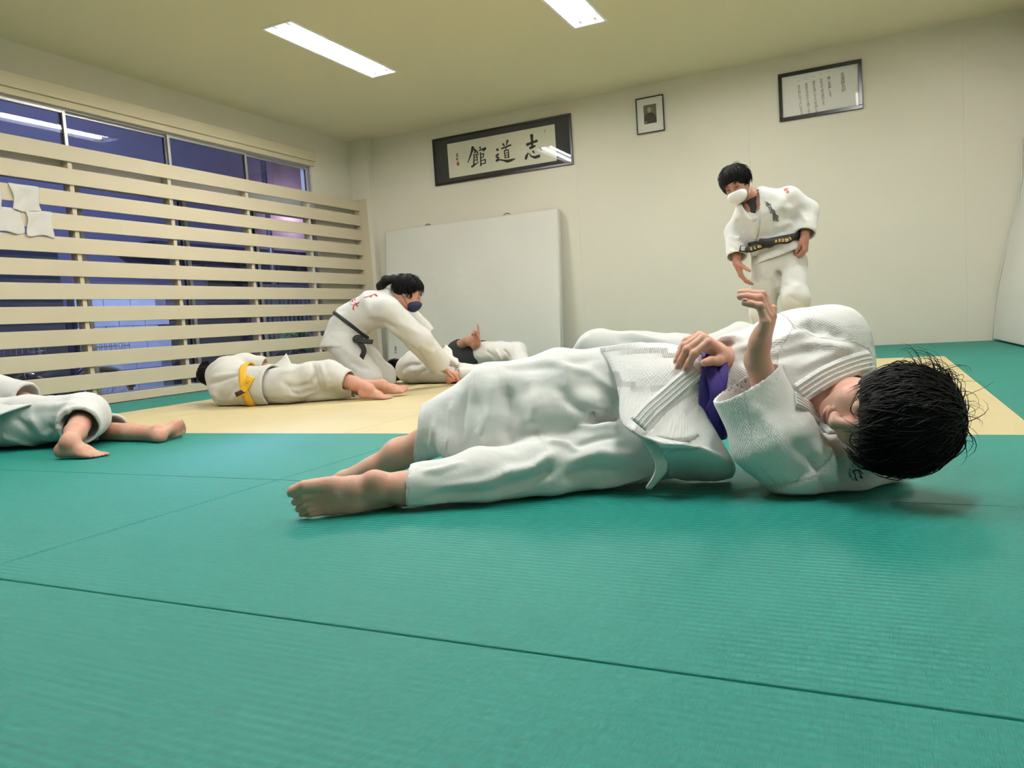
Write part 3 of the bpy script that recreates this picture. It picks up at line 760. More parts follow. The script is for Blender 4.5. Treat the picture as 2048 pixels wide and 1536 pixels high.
# ---------------------------------------------------------------- anatomy
M_SKIN = {}
def skin(name, col):
    """skin with soft pink mottling and light subsurface"""
    m = bpy.data.materials.new(name); nt, b = nodes_of(m)
    b.inputs['Roughness'].default_value = 0.5; b.inputs['Specular IOR Level'].default_value = 0.35
    b.inputs['Subsurface Weight'].default_value = 0.25; b.inputs['Subsurface Radius'].default_value = (0.010, 0.004, 0.002); b.inputs['Subsurface Scale'].default_value = 0.5
    tc = nt.nodes.new('ShaderNodeTexCoord'); n = nt.nodes.new('ShaderNodeTexNoise'); n.inputs['Scale'].default_value = 22; n.inputs['Detail'].default_value = 4
    nt.links.new(tc.outputs['Object'], n.inputs['Vector'])
    mx = nt.nodes.new('ShaderNodeMix'); mx.data_type = 'RGBA'; mx.inputs['A'].default_value = (*col, 1); mx.inputs['B'].default_value = (min(1, col[0]*1.08), col[1]*0.80, col[2]*0.76, 1)
    mr = nt.nodes.new('ShaderNodeMapRange'); mr.inputs['From Min'].default_value = 0.35; mr.inputs['From Max'].default_value = 0.7
    nt.links.new(n.outputs['Fac'], mr.inputs['Value']); nt.links.new(mr.outputs['Result'], mx.inputs['Factor']); nt.links.new(mx.outputs['Result'], b.inputs['Base Color'])
    n2 = nt.nodes.new('ShaderNodeTexNoise'); n2.inputs['Scale'].default_value = 180; nt.links.new(tc.outputs['Object'], n2.inputs['Vector'])
    bp = nt.nodes.new('ShaderNodeBump'); bp.inputs['Strength'].default_value = 0.15; bp.inputs['Distance'].default_value = 0.003; nt.links.new(n2.outputs['Fac'], bp.inputs['Height']); nt.links.new(bp.outputs['Normal'], b.inputs['Normal'])
    return m
def rotv(v, axis, ang):
    axis = unit(axis); return v*math.cos(ang)+np.cross(axis, v)*math.sin(ang)+axis*np.dot(axis, v)*(1-math.cos(ang))
def hand(F, wrist, fwd, palm, S=1.0, curls=((20, 25, 15),)*4, spread=(6, 2, -2, -6), thumb=None, thumb_side=1, fore=None, rf=0.026, k=0.006):
    """wrist point, fwd = direction of the hand, palm = palm normal. thumb_side +1: thumb towards fwd x palm. curls per finger (index..little) in degrees towards the palm.
    returns fingertip info for nails"""
    fwd, pn, lat = ortho(fwd, palm)        # lat = fwd x palm
    lat = lat*thumb_side; W = wrist = V(*wrist); tips = []
    if fore is not None: F.seg(fore, W, rf*1.25, rf, 0.02)
    F.eseg(W-fwd*0.01*S, W+fwd*0.035*S, lat, (rf*1.06, rf*0.78), (0.034*S, 0.0185*S), 0.012)
    F.eseg(W+fwd*0.03*S, W+fwd*0.082*S, lat, (0.033*S, 0.0175*S), (0.038*S, 0.0135*S), 0.012)
    F.ell(W+fwd*0.038*S-lat*0.018*S+pn*0.008*S, (0.034*S, 0.016*S, 0.015*S), (fwd, lat, pn), 0.012); F.ell(W+fwd*0.030*S+lat*0.018*S+pn*0.010*S, (0.028*S, 0.016*S, 0.016*S), (fwd, lat, pn), 0.012)
    bases = [(0.0285, 0.092), (0.0095, 0.096), (-0.0095, 0.092), (-0.0275, 0.083)]
    lens = [(0.041, 0.025, 0.020), (0.045, 0.028, 0.021), (0.042, 0.026, 0.020), (0.033, 0.020, 0.018)]
    rad = [0.0096, 0.0098, 0.0094, 0.0084]
    for i in range(4):
        p = W+lat*bases[i][0]*S+fwd*bases[i][1]*S; d = rotv(fwd, pn, math.radians(-spread[i])*thumb_side*1.0)
        ax = np.cross(d, pn)             # bending axis: rotates fwd towards palm
        F.seg(W+lat*bases[i][0]*0.75*S+fwd*0.045*S-pn*0.002*S, p, rad[i]*1.1*S, rad[i]*1.12*S, 0.008)
        pts = [p]; cur = d; a = 0
        for j in range(3):
            cur = rotv(cur, ax, math.radians(curls[i][j])); p = p+cur*lens[i][j]*S; pts.append(p)
        r = rad[i]*S
        F.seg(pts[0], pts[1], r*1.08, r*0.98, 0.0035); F.seg(pts[1], pts[2], r*1.0, r*0.90, 0.003); F.seg(pts[2], pts[3]-cur*r*0.6, r*0.92, r*0.80, 0.003)
        F.ell(pts[1]-pn*0, (r*1.04,)*3, None, 0.004)
        tips.append((pts[3], cur, unit(np.cross(ax, cur))*-1, r))
    if thumb is None: thumb = (0.75, 0.55, 0.25, 15, 15)
    td = unit(lat*thumb[0]+fwd*thumb[1]+pn*thumb[2]); p0 = W+lat*0.020*S+fwd*0.018*S+pn*0.006*S
    p1 = p0+td*0.040*S; tax = np.cross(td, pn if abs(thumb[2]) < 0.8 else lat)
    d2 = rotv(td, tax, math.radians(thumb[3])); 
    d2 = unit(d2+fwd*0.25); p2 = p1+d2*0.032*S; d3 = rotv(d2, tax, math.radians(thumb[4])); p3 = p2+d3*0.024*S
    F.seg(p0, p1, 0.0165*S, 0.0125*S, 0.014); F.seg(p1, p2, 0.0118*S, 0.0102*S, 0.005); F.seg(p2, p3, 0.0105*S, 0.0085*S, 0.004)
    tips.append((p3, d3, unit(np.cross(tax, d3))*-1, 0.0095*S)); return tips
def nails(name, tips, mat, parent, S=1.0):
    parts = []
    for p, d, n_, r in tips:
        s_ = np.cross(n_, d); v = []
        c = p-d*r*0.55; a = 7
        for i in range(a):
            t = -1+2*i/(a-1)
            for u_ in (-0.75, 0.0, 0.75):
                v.append(c+d*t*r*0.62+s_*u_*r*0.85+n_*(r*0.96-0.32*r*u_*u_-0.14*r*(t > 0.5)))
        f = [(i*3+j, i*3+j+1, (i+1)*3+j+1, (i+1)*3+j) for i in range(a-1) for j in range(2)]
        parts.append((np.array(v), f))
    v, f = join_np(parts); o = from_np(name, v, f, mat); md = o.modifiers.new('t', 'SOLIDIFY'); md.thickness = 0.0012; o['kind'] = 'stuff'; under(o, parent); return o
def foot(F, ankle, toe_dir, sole, S=1.0, shin=None, rs=(0.045, 0.031), toe_curl=0.0, k=0.015, big_side=1):
    """ankle joint; toe_dir along the foot; sole = direction the sole faces; big_side +1: big toe on the (toe_dir x sole) side. foot length about 0.235*S"""
    t, s_, lat = ortho(toe_dir, sole); lat = lat*big_side; A = V(*ankle)
    if shin is not None: F.chain([V(*shin), V(*shin)*0.45+A*0.55, A], [rs[0], (rs[0]*0.62+rs[1]*0.38), rs[1]], 0.02)
    heel = A-t*0.038*S+s_*0.042*S
    F.seg(A-t*0.012*S, heel, 0.028*S, 0.027*S, 0.03); F.ell(heel, (0.028*S, 0.028*S, 0.027*S), (t, lat, s_), 0.02)
    ball = A+t*0.122*S+s_*0.050*S
    F.eseg(A+t*0.005*S+s_*0.012*S, A+t*0.075*S+s_*0.036*S, lat, (0.030*S, 0.030*S), (0.036*S, 0.024*S), 0.03)
    F.eseg(A+t*0.07*S+s_*0.038*S, ball, lat, (0.036*S, 0.023*S), (0.043*S, 0.0165*S), 0.03)
    F.eseg(heel+t*0.01*S+s_*0.004*S-lat*0.012*S, ball-lat*0.02*S+s_*0.002*S, lat, (0.018*S, 0.018*S), (0.020*S, 0.014*S), 0.02)
    F.ell(A+lat*0.026*S, (0.012*S,)*3, None, 0.03); F.ell(A-lat*0.025*S+s_*0.008*S, (0.011*S,)*3, None, 0.03)
    tips = []
    off = [0.029, 0.0065, -0.0105, -0.0255, -0.0385]; start = [0.002, 0.003, -0.002, -0.009, -0.018]; ln = [0.040, 0.039, 0.036, 0.032, 0.028]; rr = [0.0165, 0.0118, 0.0112, 0.0108, 0.0105]
    for i in range(5):
        p = ball+lat*off[i]*S+t*start[i]*S; r = rr[i]*S
        d = unit(t+s_*0.05-lat*(0.10 if i == 0 else 0.0)); ax = np.cross(d, s_)
        d2 = rotv(d, ax, math.radians(toe_curl+(0 if i == 0 else 22))); m_ = p+rotv(d, ax, -math.radians(8))*ln[i]*0.5*S; e = m_+d2*(ln[i]*0.5*S-r*0.3)
        F.seg(p-t*0.03*S-s_*0.004*S, p, r*0.9, r*1.02, 0.012); F.seg(p, m_, r*1.02, r*0.94, 0.004); F.seg(m_, e, r*0.94, r*1.0 if i == 0 else r*0.95, 0.003)
        tips.append((e+d2*r*0.75, d2, unit(np.cross(ax, d2))*-1, r*0.9))
    return tips
def head(F, c, fwd, up, S=1.0, open_mouth=False, ears=True, jaw=1.0):
    """c = centre of the skull; fwd where the face looks; up to the crown. Head height about 0.225*S"""
    u, f_, l = ortho(up, fwd); c = V(*c)
    def p(a, b, d): return c+f_*a*S+u*b*S+l*d*S
    A = (f_, u, l)
    F.ell(p(-0.008, 0.022, 0), (0.094*S, 0.086*S, 0.076*S), A, 0.01)
    F.ell(p(0.022, -0.03, 0), (0.068*S, 0.074*S, 0.062*S), A, 0.03)          # face
    F.ell(p(0.040, -0.078, 0), (0.040*S, 0.030*S, 0.040*S), A, 0.03)         # jaw
    F.ell(p(0.066, -0.093, 0), (0.017*S, 0.015*S, 0.020*S), A, 0.02)         # chin
    for s in (-1, 1):
        F.ell(p(0.058, -0.040, s*0.036), (0.026*S, 0.026*S, 0.024*S), A, 0.02)   # cheek
        F.ell(p(0.094, -0.006, s*0.031), (0.013*S, 0.012*S, 0.019*S), A, 0.014, 'sub')   # eye socket
        F.ell(p(0.078, -0.007, s*0.031), (0.0145*S, 0.0125*S, 0.0155*S), A, 0.004)
        F.ell(p(0.082, 0.018, s*0.026), (0.012*S, 0.008*S, 0.024*S), A, 0.014)
        F.ell(p(0.100, -0.047, s*0.010), (0.009*S, 0.008*S, 0.0085*S), A, 0.006)  # nostril wing
        if ears:
            e = p(-0.006, -0.014, s*0.074); n_ = unit(l*s*0.9-f_*0.35)
            F.ell(e+u*0.006*S, (0.010*S, 0.031*S, 0.020*S), (n_, u, np.cross(n_, u)), 0.006)
            F.ell(e+n_*0.010*S+u*0.005*S+f_*0.004*S, (0.007*S, 0.018*S, 0.010*S), (n_, u, np.cross(n_, u)), 0.005, 'sub')
    F.seg(p(0.088, 0.004, 0), p(0.108, -0.040, 0), 0.0085*S, 0.0115*S, 0.012)    # nose
    F.ell(p(0.090, -0.066, 0), (0.012*S, 0.0062*S, 0.021*S), A, 0.006); F.ell(p(0.088, -0.077, 0), (0.0115*S, 0.0062*S, 0.018*S), A, 0.006)   # lips
    return p
def concat_fields(name, fields, mat, parent, sm=1, zmin=0.0015):
    parts = []
    for F in fields:
        v, f = F.mesh(); v = smooth(v, f, sm, 0.4); parts.append((v, f))
    vs = np.vstack([p[0] for p in parts]); off = np.cumsum([0]+[len(p[0]) for p in parts]); fs = np.vstack([p[1]+o for p, o in zip(parts, off)])
    if zmin is not None: vs[:, 2] = np.maximum(vs[:, 2], zmin)
    o = from_np(name, vs, fs, mat); under(o, parent); return o, vs, fs
def bounds(pts, pad):
    P = np.array([V(*p) for p in pts]); return P.min(0)-pad, P.max(0)+pad
def strands(name, paths, r0, mat, parent, nseg=None, tip=0.15, extra=None):
    """hair locks: paths (n, m, 3); flat-triangular tapered strands joined as one hair mesh"""
    P = np.asarray(paths, float); n, m = P.shape[:2]; tan = np.gradient(P, axis=1); tan /= np.linalg.norm(tan, axis=2)[..., None]+1e-9
    ref = np.array([0.3, 0.5, 0.81]); u = np.cross(tan, ref); u /= np.linalg.norm(u, axis=2)[..., None]+1e-9; w_ = np.cross(tan, u)
    rr = (np.asarray(r0)[:, None] if not np.isscalar(r0) else r0)*(1-(1-tip)*np.linspace(0, 1, m)[None, :]**1.5)
    V_ = np.zeros((n, m, 3, 3))
    for k in range(3):
        a = 2*math.pi*k/3; V_[:, :, k] = P+(u*math.cos(a)+w_*math.sin(a))*rr[..., None]
    base = (np.arange(n)*m*3)[:, None, None]+(np.arange(m-1)*3)[None, :, None]; f = []
    for k in range(3):
        k2 = (k+1) % 3; f.append(np.stack([base[..., 0]+k, base[..., 0]+k2, base[..., 0]+3+k2, base[..., 0]+3+k], -1).reshape(-1, 4))
    f = np.vstack(f); v = V_.reshape(-1, 3)
    if extra is not None:
        ev, ef = extra; f = np.vstack([f, np.asarray(ef)+len(v)]); v = np.vstack([v, ev])
    o = from_np(name, v, f, mat); under(o, parent); return o
M_HAIR = principled('black_hair', (0.005, 0.0045, 0.0045), 0.55, spec=0.16)
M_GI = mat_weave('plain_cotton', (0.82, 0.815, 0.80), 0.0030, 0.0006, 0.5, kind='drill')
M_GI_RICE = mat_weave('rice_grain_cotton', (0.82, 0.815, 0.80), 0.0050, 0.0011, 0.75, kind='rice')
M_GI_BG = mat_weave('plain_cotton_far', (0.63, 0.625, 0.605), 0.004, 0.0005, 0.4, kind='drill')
M_SK = skin('skin_warm', (0.55, 0.33, 0.245)); M_SK2 = skin('skin_tan', (0.40, 0.225, 0.165)); M_SKC = skin('skin_child', (0.66, 0.42, 0.325))
M_NAIL = principled('nail', (0.66, 0.40, 0.33), 0.3)
M_BLACKBELT = principled('black_belt', (0.012, 0.011, 0.012), 0.75, bump=(300, 0.3, 0.002))
M_GOLD = principled('gold_thread', (0.62, 0.42, 0.10), 0.5)
M_RED = principled('red_thread', (0.55, 0.02, 0.05), 0.6)
def cdir(r, u, t): return unit(C_R*r+C_U*u-C_F*t)
# ================================================================ PERSON IN FRONT (lying on the left side, purple belt)
def person_front():
    root = empty('person', (-0.5, 1.9, 0)); tag(root, 'person with wet black hair and purple belt lying in the foreground, one hand raised', 'person', 'people practising judo')
    P = at_y
    # joints
    hip = P(1325, 800, 1.97); waist = P(1430, 797, 2.01); chest = P(1565, 765, 2.06); neck = P(1690, 800, 2.00)
    hipR, hipL = P(1290, 752, 2.01), P(1325, 880, 1.93)
    kneeR, ankR = P(968, 800, 1.84), P(757, 916, 1.80); kneeL, ankL = P(1075, 940, 1.76), P(766, 978, 1.515)
    shR, elR, wrR = P(1668, 680, 2.14), P(1552, 690, 2.24), P(1453, 716, 1.975)
    shL, elL, wrL = P(1745, 915, 2.00), P(1588, 950, 1.845), P(1514, 718, 1.84)
    hc = P(1786, 830, 1.83)
    hf, hu = cdir(-0.88, -0.22, 0.42), cdir(0.42, -0.22, 0.87)
    # ---- skin
    S = 1.14
    Fh = Fld(*bounds([hc], 0.19), 0.003); hp = head(Fh, hc, hf, hu, S)
    Fh.seg(hc-hu*0.05-hf*0.02, neck, 0.055, 0.06, 0.03)
    FL = Fld(*bounds([wrL, elL, wrL+V(0, 0, 0.2)], 0.09), 0.0020)
    fwd = unit(P(1542, 618, 1.835)-wrL); tl = hand(FL, wrL, fwd, cdir(-0.86, 0.2, -0.46), 1.10, ((38, 56, 6), (38, 57, 6), (38, 58, 6), (31, 58, 6)), (1, 0, -1, -3), (0.45, 0.9, 0.0, 0, 0), -1, fore=elL+(wrL-elL)*0.2, rf=0.0295)
    FR = Fld(*bounds([wrR, P(1400, 690, 1.95)], 0.12), 0.0020)
    kn = P(1412, 682, 1.915); fwR = unit(kn-wrR); tr = hand(FR, wrR, fwR, cdir(-0.12, -0.9, -0.42), 1.08, ((72, 34, 15), (70, 34, 15), (67, 36, 15), (60, 38, 18)), (6, 1, -5, -12), (0.55, 0.80, 0.30, 6, 12), 1, fore=elR*0.6+wrR*0.4, rf=0.027)
    # near foot lies on its outer edge, instep and toes towards us
    def pf(x, y, dy=0.0): return P(x, y, 1.40+(x-600)/166*0.115+dy)
    Ff = Fld(*bounds([pf(575, 985), pf(600, 1040), pf(870, 980), pf(760, 930)], 0.075), 0.0022)
    Ff.chain([pf(880, 975), pf(812, 977), pf(750, 973, 0.005), pf(705, 979)], [0.044, 0.0395, 0.0335, 0.030], 0.02)
    Ff.seg(pf(752, 978, 0.01), pf(778, 994, 0.045), 0.028, 0.027, 0.03); Ff.ell(pf(748, 957, -0.012), (0.014,)*3, None, 0.03)
    lt_ = unit(pf(646, 962)-pf(656, 1028))
    Ff.eseg(pf(708, 980), pf(672, 986), lt_, (0.031, 0.028), (0.038, 0.024), 0.02); Ff.eseg(pf(675, 986), pf(634, 996), lt_, (0.038, 0.024), (0.043, 0.0125), 0.02)
    Ff.chain([pf(776, 1002, 0.02), pf(712, 1010), pf(660, 1020)], [0.019, 0.018, 0.014], 0.025)
    tf = []
    for (bx, by), (mx, my), (tx, ty), r in (((652, 970), (608, 973), (589, 983), 0.0160), ((652, 988), (606, 996), (590, 1004), 0.0090), ((652, 1001), (612, 1010), (597, 1018), 0.0084), ((654, 1012), (618, 1021), (604, 1029), 0.0078), ((658, 1020), (625, 1030), (612, 1036), 0.0072)):
        B0, M0, T0 = pf(bx, by), pf(mx, my, -0.006), pf(tx, ty, 0.004)
        Ff.seg(B0, M0, r*1.25, r*0.95, 0.006); Ff.seg(M0, T0, r*0.95, r*1.02, 0.001); dd = unit(T0-M0); tf.append((T0+dd*r*0.8, dd, unit(cdir(-0.35, 0.15, 1)-dd*np.dot(cdir(-0.35, 0.15, 1), dd)), r*0.85))
    Ff.floor(0.003, 0.006)
    Fg = Fld(*bounds([P(900, 870, 1.82), P(680, 970, 1.78), P(640, 975, 1.78)], 0.08), 0.004)
    Fg.chain([P(905, 868, 1.82), P(850, 888, 1.81), P(798, 908, 1.80), P(750, 938, 1.79), P(718, 953, 1.785)], [0.034, 0.042, 0.042, 0.034, 0.028], 0.025)
    Fg.chain([P(735, 945, 1.79), P(690, 960, 1.78), P(655, 968, 1.775)], [0.033, 0.026, 0.018], 0.02); Fg.floor(0.003, 0.01)
    Ft = Fld(*bounds([hip, neck, shR, shL, kneeR, kneeL, elL, elR], 0.12), 0.012)
    Ft.echain([hip, waist, chest, neck*0.8+chest*0.2], cdir(0, 1, 0), [(0.09, 0.07), (0.062, 0.06), (0.11, 0.08), (0.07, 0.06)], 0.03)
    Ft.chain([hipR, kneeR], [0.07, 0.05], 0.03); Ft.chain([hipL, kneeL, ankL], [0.065, 0.045, 0.026], 0.03)
    Ft.chain([shR, elR, wrR], [0.045, 0.036, 0.024], 0.03); Ft.chain([shL, elL, wrL], [0.042, 0.035, 0.023], 0.03); Ft.floor(0.01)
    concat_fields('body', [Fh, FL, FR, Ff, Fg, Ft], M_SKC, root)
    nails('fingernails', tl[3:4]+tr[:4], M_NAIL, root); nails('toenail', tf[:1], M_NAIL, root)
    # closed eyes and lips
    for s in (1, -1):
        e = [hp(0.095-0.010*abs(t)**2, -0.012-0.003*(1-t*t), s*0.031+t*0.018) for t in np.linspace(-1, 1, 9)]
        tube('eyelashes', e, np.array([0.0004, 0.0007, 0.0009, 0.001, 0.001, 0.001, 0.0009, 0.0007, 0.0004])*S, M_HAIR, root, 6)
    lipm = principled('lips', (0.55, 0.20, 0.17), 0.4)
    tube('lips', [hp(0.1010-0.018*t*t, -0.0715-0.002*math.cos(t*3), t*0.021) for t in np.linspace(-1, 1, 9)], np.array([0.001, 0.0028, 0.0042, 0.005, 0.005, 0.005, 0.0042, 0.0028, 0.001])*S, lipm, root, 8)
    # ---- trousers
    T = Fld(*bounds([hipR, hipL, kneeR, kneeL, ankR, ankL, P(1330, 700, 2.0)], 0.16), 0.0052)
    T.ell(hip-unit(waist-hip)*0.02-cdir(0, 1, 0)*0.012, (0.13, 0.140, 0.110), ortho(waist-hip, cdir(0, 1, -0.1)), 0.03)
    lr = T.new(); kR2 = P(985, 795, 1.845)
    cufR = ankR+(kR2-ankR)*0.36
    lr.echain([hipR, hipR*0.45+kR2*0.55, kR2], cdir(0, 1, 0), [(0.092, 0.10), (0.098, 0.098), (0.090, 0.088)], 0.05)
    lr.echain([kR2, cufR+(cufR-kR2)*0.15], cdir(0.5, 0.8, 0), [(0.088, 0.086), (0.070, 0.066)], 0.05)
    lr.echain([P(900, 893, 1.77), P(990, 868, 1.79), P(1090, 838, 1.82), P(1190, 815, 1.86)], cdir(0, 1, 0), [(0.040, 0.045), (0.052, 0.05), (0.050, 0.05), (0.04, 0.05)], 0.07)
    axR = unit(ankR-kR2); hemn = unit(cdir(-1, 0.10, 0)); lr.clip(cufR, hemn)
    inn = T.new(); inn.eseg(cufR+axR*0.06, cufR-axR*0.10, cdir(0.5, 0.8, 0), (0.064, 0.060), (0.064, 0.064), 0, flat=0.5); lr.carve(inn)
    ll = T.new(); cufL = P(819, 975, 1.56); kL2 = P(1085, 938, 1.765)
    ll.echain([hipL, P(1200, 915, 1.86), kL2, P(960, 958, 1.66), cufL+(cufL-kL2)*0.1], cdir(0, 1, 0), [(0.10, 0.11), (0.090, 0.10), (0.080, 0.092), (0.068, 0.08), (0.057, 0.062)], 0.05)
    axL = unit(ankL-kL2); ll.clip(cufL, unit(cdir(-1, 0.02, 0)))
    inn = T.new(); inn.eseg(cufL+axL*0.06, cufL-axL*0.10, cdir(0, 1, 0), (0.051, 0.056), (0.052, 0.058), 0, flat=0.5); ll.carve(inn)
    ll.merge(lr, 0.014); T.merge(ll, 0.03); T.floor(0.004, 0.02)
    folds = [([(1012, 770), (1020, 830), (1012, 885)], -0.012, 0.022), ([(985, 750), (978, 830), (960, 890)], 0.008, 0.022), ([(1060, 740), (1068, 810), (1060, 860)], 0.008, 0.025),
             ([(905, 800), (900, 860), (895, 905)], 0.006, 0.014), ([(935, 770), (925, 840), (918, 900)], -0.005, 0.016), ([(868, 835), (862, 890), (862, 920)], 0.004, 0.010),
             ([(1110, 770), (1150, 812), (1175, 828)], -0.010, 0.020), ([(1130, 720), (1135, 760), (1120, 800)], 0.006, 0.02), ([(1175, 830), (1210, 838), (1235, 832)], -0.020, 0.014),
             ([(1090, 720), (1180, 745), (1240, 790)], 0.005, 0.018), ([(1000, 735), (1100, 735), (1200, 715)], -0.004, 0.02), ([(1150, 850), (1185, 858), (1240, 850)], 0.008, 0.014),
             ([(985, 978), (1060, 962), (1112, 935)], -0.011, 0.018), ([(1000, 950), (1070, 935), (1110, 905)], 0.009, 0.016), ([(880, 975), (960, 965), (1030, 940)], 0.005, 0.012), ([(860, 990), (950, 985), (1010, 985)], -0.005, 0.014),
             ([(1125, 960), (1180, 940), (1250, 945)], -0.010, 0.02), ([(1130, 925), (1200, 905), (1280, 915)], 0.009, 0.018), ([(1140, 895), (1190, 880), (1240, 872)], -0.006, 0.012), ([(1180, 975), (1240, 965), (1290, 950)], 0.006, 0.016),
             ([(840, 945), (880, 940), (930, 925)], 0.004, 0.010), ([(845, 1005), (900, 1000), (960, 998)], 0.004, 0.012), ([(1090, 880), (1130, 885), (1160, 905)], 0.006, 0.012)]
    _, trv, trf = garment('trousers', T, M_GI, root, [(hipR, kR2), (kR2, ankR), (hipL, kL2), (kL2, ankL)], [(a, b*1.5, c*0.82) for a, b, c in folds], [(0.0035, (9, 9, 9)), (0.0022, (20, 34, 34))])
    # ---- jacket
    J = Fld(*bounds([P(1200, 720, 2.0), hip, neck, shR+V(0, 0, 0.03), shL, elL, elR, wrL], 0.15), 0.0044)
    up = cdir(0.05, 1, -0.25)
    J.echain([P(1330, 796, 1.985), waist, P(1500, 770, 2.035), chest, P(1645, 785, 2.06), P(1700, 800, 2.05)], up,
             [(0.122, 0.116), (0.090, 0.098), (0.118, 0.108), (0.148, 0.112), (0.145, 0.105), (0.11, 0.085)], 0.035)
    tv, tf_ = J.mesh(); torso_bvh = bvh_of(tv, tf_)
    # far arm (right), near arm (left)
    J.echain([P(1652, 698, 2.12), P(1600, 694, 2.19), elR], cdir(0, 1, 0), [(0.085, 0.085), (0.080, 0.08), (0.074, 0.075)], 0.09)
    J.ell(P(1674, 676, 2.10), (0.062, 0.070, 0.08), (C_R, C_U, -C_F), 0.09)
    ra = J.new(); cR = wrR+(elR-wrR)*0.05; ra.echain([elR, cR], cdir(0, 1, 0), [(0.072, 0.072), (0.058, 0.056)], 0.04); ra.clip(cR, wrR-elR)
    inn = J.new(); ai = unit(wrR-elR); inn.seg(cR+ai*0.06, cR-ai*0.09, 0.047, 0.047, 0); ra.carve(inn); J.merge(ra, 0.025)
    la = J.new(); la.echain([P(1752, 908, 2.01), P(1680, 935, 1.93), elL+V(0.02, 0.015, 0.012)], cdir(0, 1, 0), [(0.085, 0.09), (0.072, 0.08), (0.066, 0.080)], 0.05)
    fa = J.new(); cL = P(1492, 764, 1.835); mid = P(1548, 880, 1.835)
    fa.echain([elL, mid, cL+(cL-mid)*0.12], cdir(0.87, 0.5, 0), [(0.070, 0.080), (0.090, 0.074), (0.090, 0.056)], 0.05)
    cn = cdir(-0.53, 0.85, 0.10); fa.clip(cL, cn)
    ci = unit(cL-mid); inn = J.new(); inn.eseg(cL+ci*0.08, cL-ci*0.10, cdir(0.87, 0.5, 0), (0.080, 0.047), (0.080, 0.060), 0, flat=0.5); fa.carve(inn)
    la.merge(fa, 0.05); J.merge(la, 0.025)
    # open collar
    nk = J.new(); nk.seg(neck+hu*0.0, P(1640, 822, 1.93), 0.055, 0.045, 0); nk.ell(hc, (0.118, 0.125, 0.105), (hf, hu, np.cross(hf, hu)), 0.02); nk.seg(hc, neck, 0.072, 0.064, 0.02)
    J.v = np.maximum(J.v, -nk.v); J.floor(0.004, 0.015)
    jf = [([(1460, 700), (1540, 690), (1620, 660)], 0.006, 0.014), ([(1470, 725), (1560, 715), (1650, 690)], -0.006, 0.016), ([(1580, 650), (1640, 655), (1690, 680)], -0.010, 0.018), ([(1600, 690), (1660, 690), (1710, 700)], 0.006, 0.014),
          ([(1590, 740), (1640, 720), (1690, 700)], 0.005, 0.014), ([(1610, 640), (1625, 655), (1640, 675)], -0.010, 0.012), 
          ([(1625, 905), (1640, 940), (1650, 985)], -0.010, 0.012), ([(1650, 890), (1664, 930), (1664, 985)], 0.010, 0.011), ([(1540, 975), (1590, 960), (1625, 935)], -0.006, 0.016), ([(1590, 880), (1615, 920), (1655, 940)], -0.006, 0.016),
          ([(1500, 800), (1545, 860), (1580, 940)], 0.004, 0.02), ([(1690, 890), (1700, 930), (1690, 970)], 0.005, 0.012)]
    jo, jv, jfc = garment('jacket', J, M_GI_RICE, root, [(hip, chest), (chest, neck), (shR, elR), (elR, wrR), (shL, elL), (elL, wrL)], [(a, b*1.5, c*0.85) for a, b, c in jf], [(0.003, (8, 8, 8)), (0.0012, (30, 30, 30))])
    jb = bvh_of(jv, jfc)
    # ---- purple belt: two wraps, a loose fold and the knot
    M_PURPLE = principled('purple_belt', (0.055, 0.032, 0.27), 0.75, bump=(400, 0.4, 0.002), noise=(60, 0.08))
    axs = unit(waist-hip)
    b = empty('belt', tuple(waist)); under(b, root)
    belt_loop('wrap', torso_bvh, P(1420, 797, 2.01), unit(axs+C_U*0.10), 0.044, 0.006, M_PURPLE, b, 0.002)
    belt_loop('wrap', torso_bvh, P(1426, 797, 2.012), unit(axs+C_U*0.06), 0.042, 0.006, M_PURPLE, b, 0.009)
    q0 = hit_px(torso_bvh, 1424, 800)[0]; Y0 = float(q0[1]) if q0 is not None else 1.90
    for pl, wd in (([(1430, 716, 0.040), (1426, 745, 0.004), (1420, 785, -0.020), (1418, 830, -0.018), (1424, 868, 0.012)], [0.050, 0.054, 0.054, 0.05, 0.046]),
                   ([(1412, 716, 0.030), (1424, 748, -0.012), (1434, 788, -0.030), (1428, 832, -0.026), (1420, 862, 0.0)], [0.022, 0.034, 0.036, 0.030, 0.018]),
                   ([(1448, 722, 0.030), (1444, 760, -0.010), (1432, 800, -0.032), (1414, 828, -0.024)], [0.016, 0.026, 0.030, 0.022])):
        pp = dense([P(x, y, Y0-0.012+dy) for x, y, dy in pl], 5); tn = np.gradient(pp, axis=0); nn = np.array([cdir(0.05, 0.12, 1)]*len(pp)); nn = nn-tn*(np.sum(nn*tn, 1)/np.sum(tn*tn, 1))[:, None]; nn /= np.linalg.norm(nn, axis=1)[:, None]
        band('fold', pp, nn, np.interp(np.linspace(0, 1, len(pp)), np.linspace(0, 1, len(wd)), wd), 0.006, M_PURPLE, b, 0.0)
    # ---- lapels with stitched ridges
    def lapel(pl, width):
        d = dense(np.array(pl, float), 6); PP = []; NN = []
        for q in d:
            h, nn = hit_px(jb, *q)
            if h is not None: PP.append(h); NN.append(nn)
        PP = sm_path(PP, 4); NN = sm_path(NN, 6); NN /= np.linalg.norm(NN, axis=1)[:, None]
        ob = band('lapel', PP, NN, width, 0.007, M_GI_RICE, jo, 0.002, 7, [(PP[0], PP[-1])])
        tan = np.gradient(PP, axis=0); tan /= np.linalg.norm(tan, axis=1)[:, None]; sd = np.cross(NN, tan)
        for k in (-0.32, -0.11, 0.11, 0.32):
            tube('stitched_ridge', PP+sd*width*k+NN*0.0085, 0.0028, M_GI_RICE, ob, 6); 
        return ob
    lapel([(1738, 722), (1700, 732), (1655, 752), (1622, 772), (1600, 786)], 0.052)
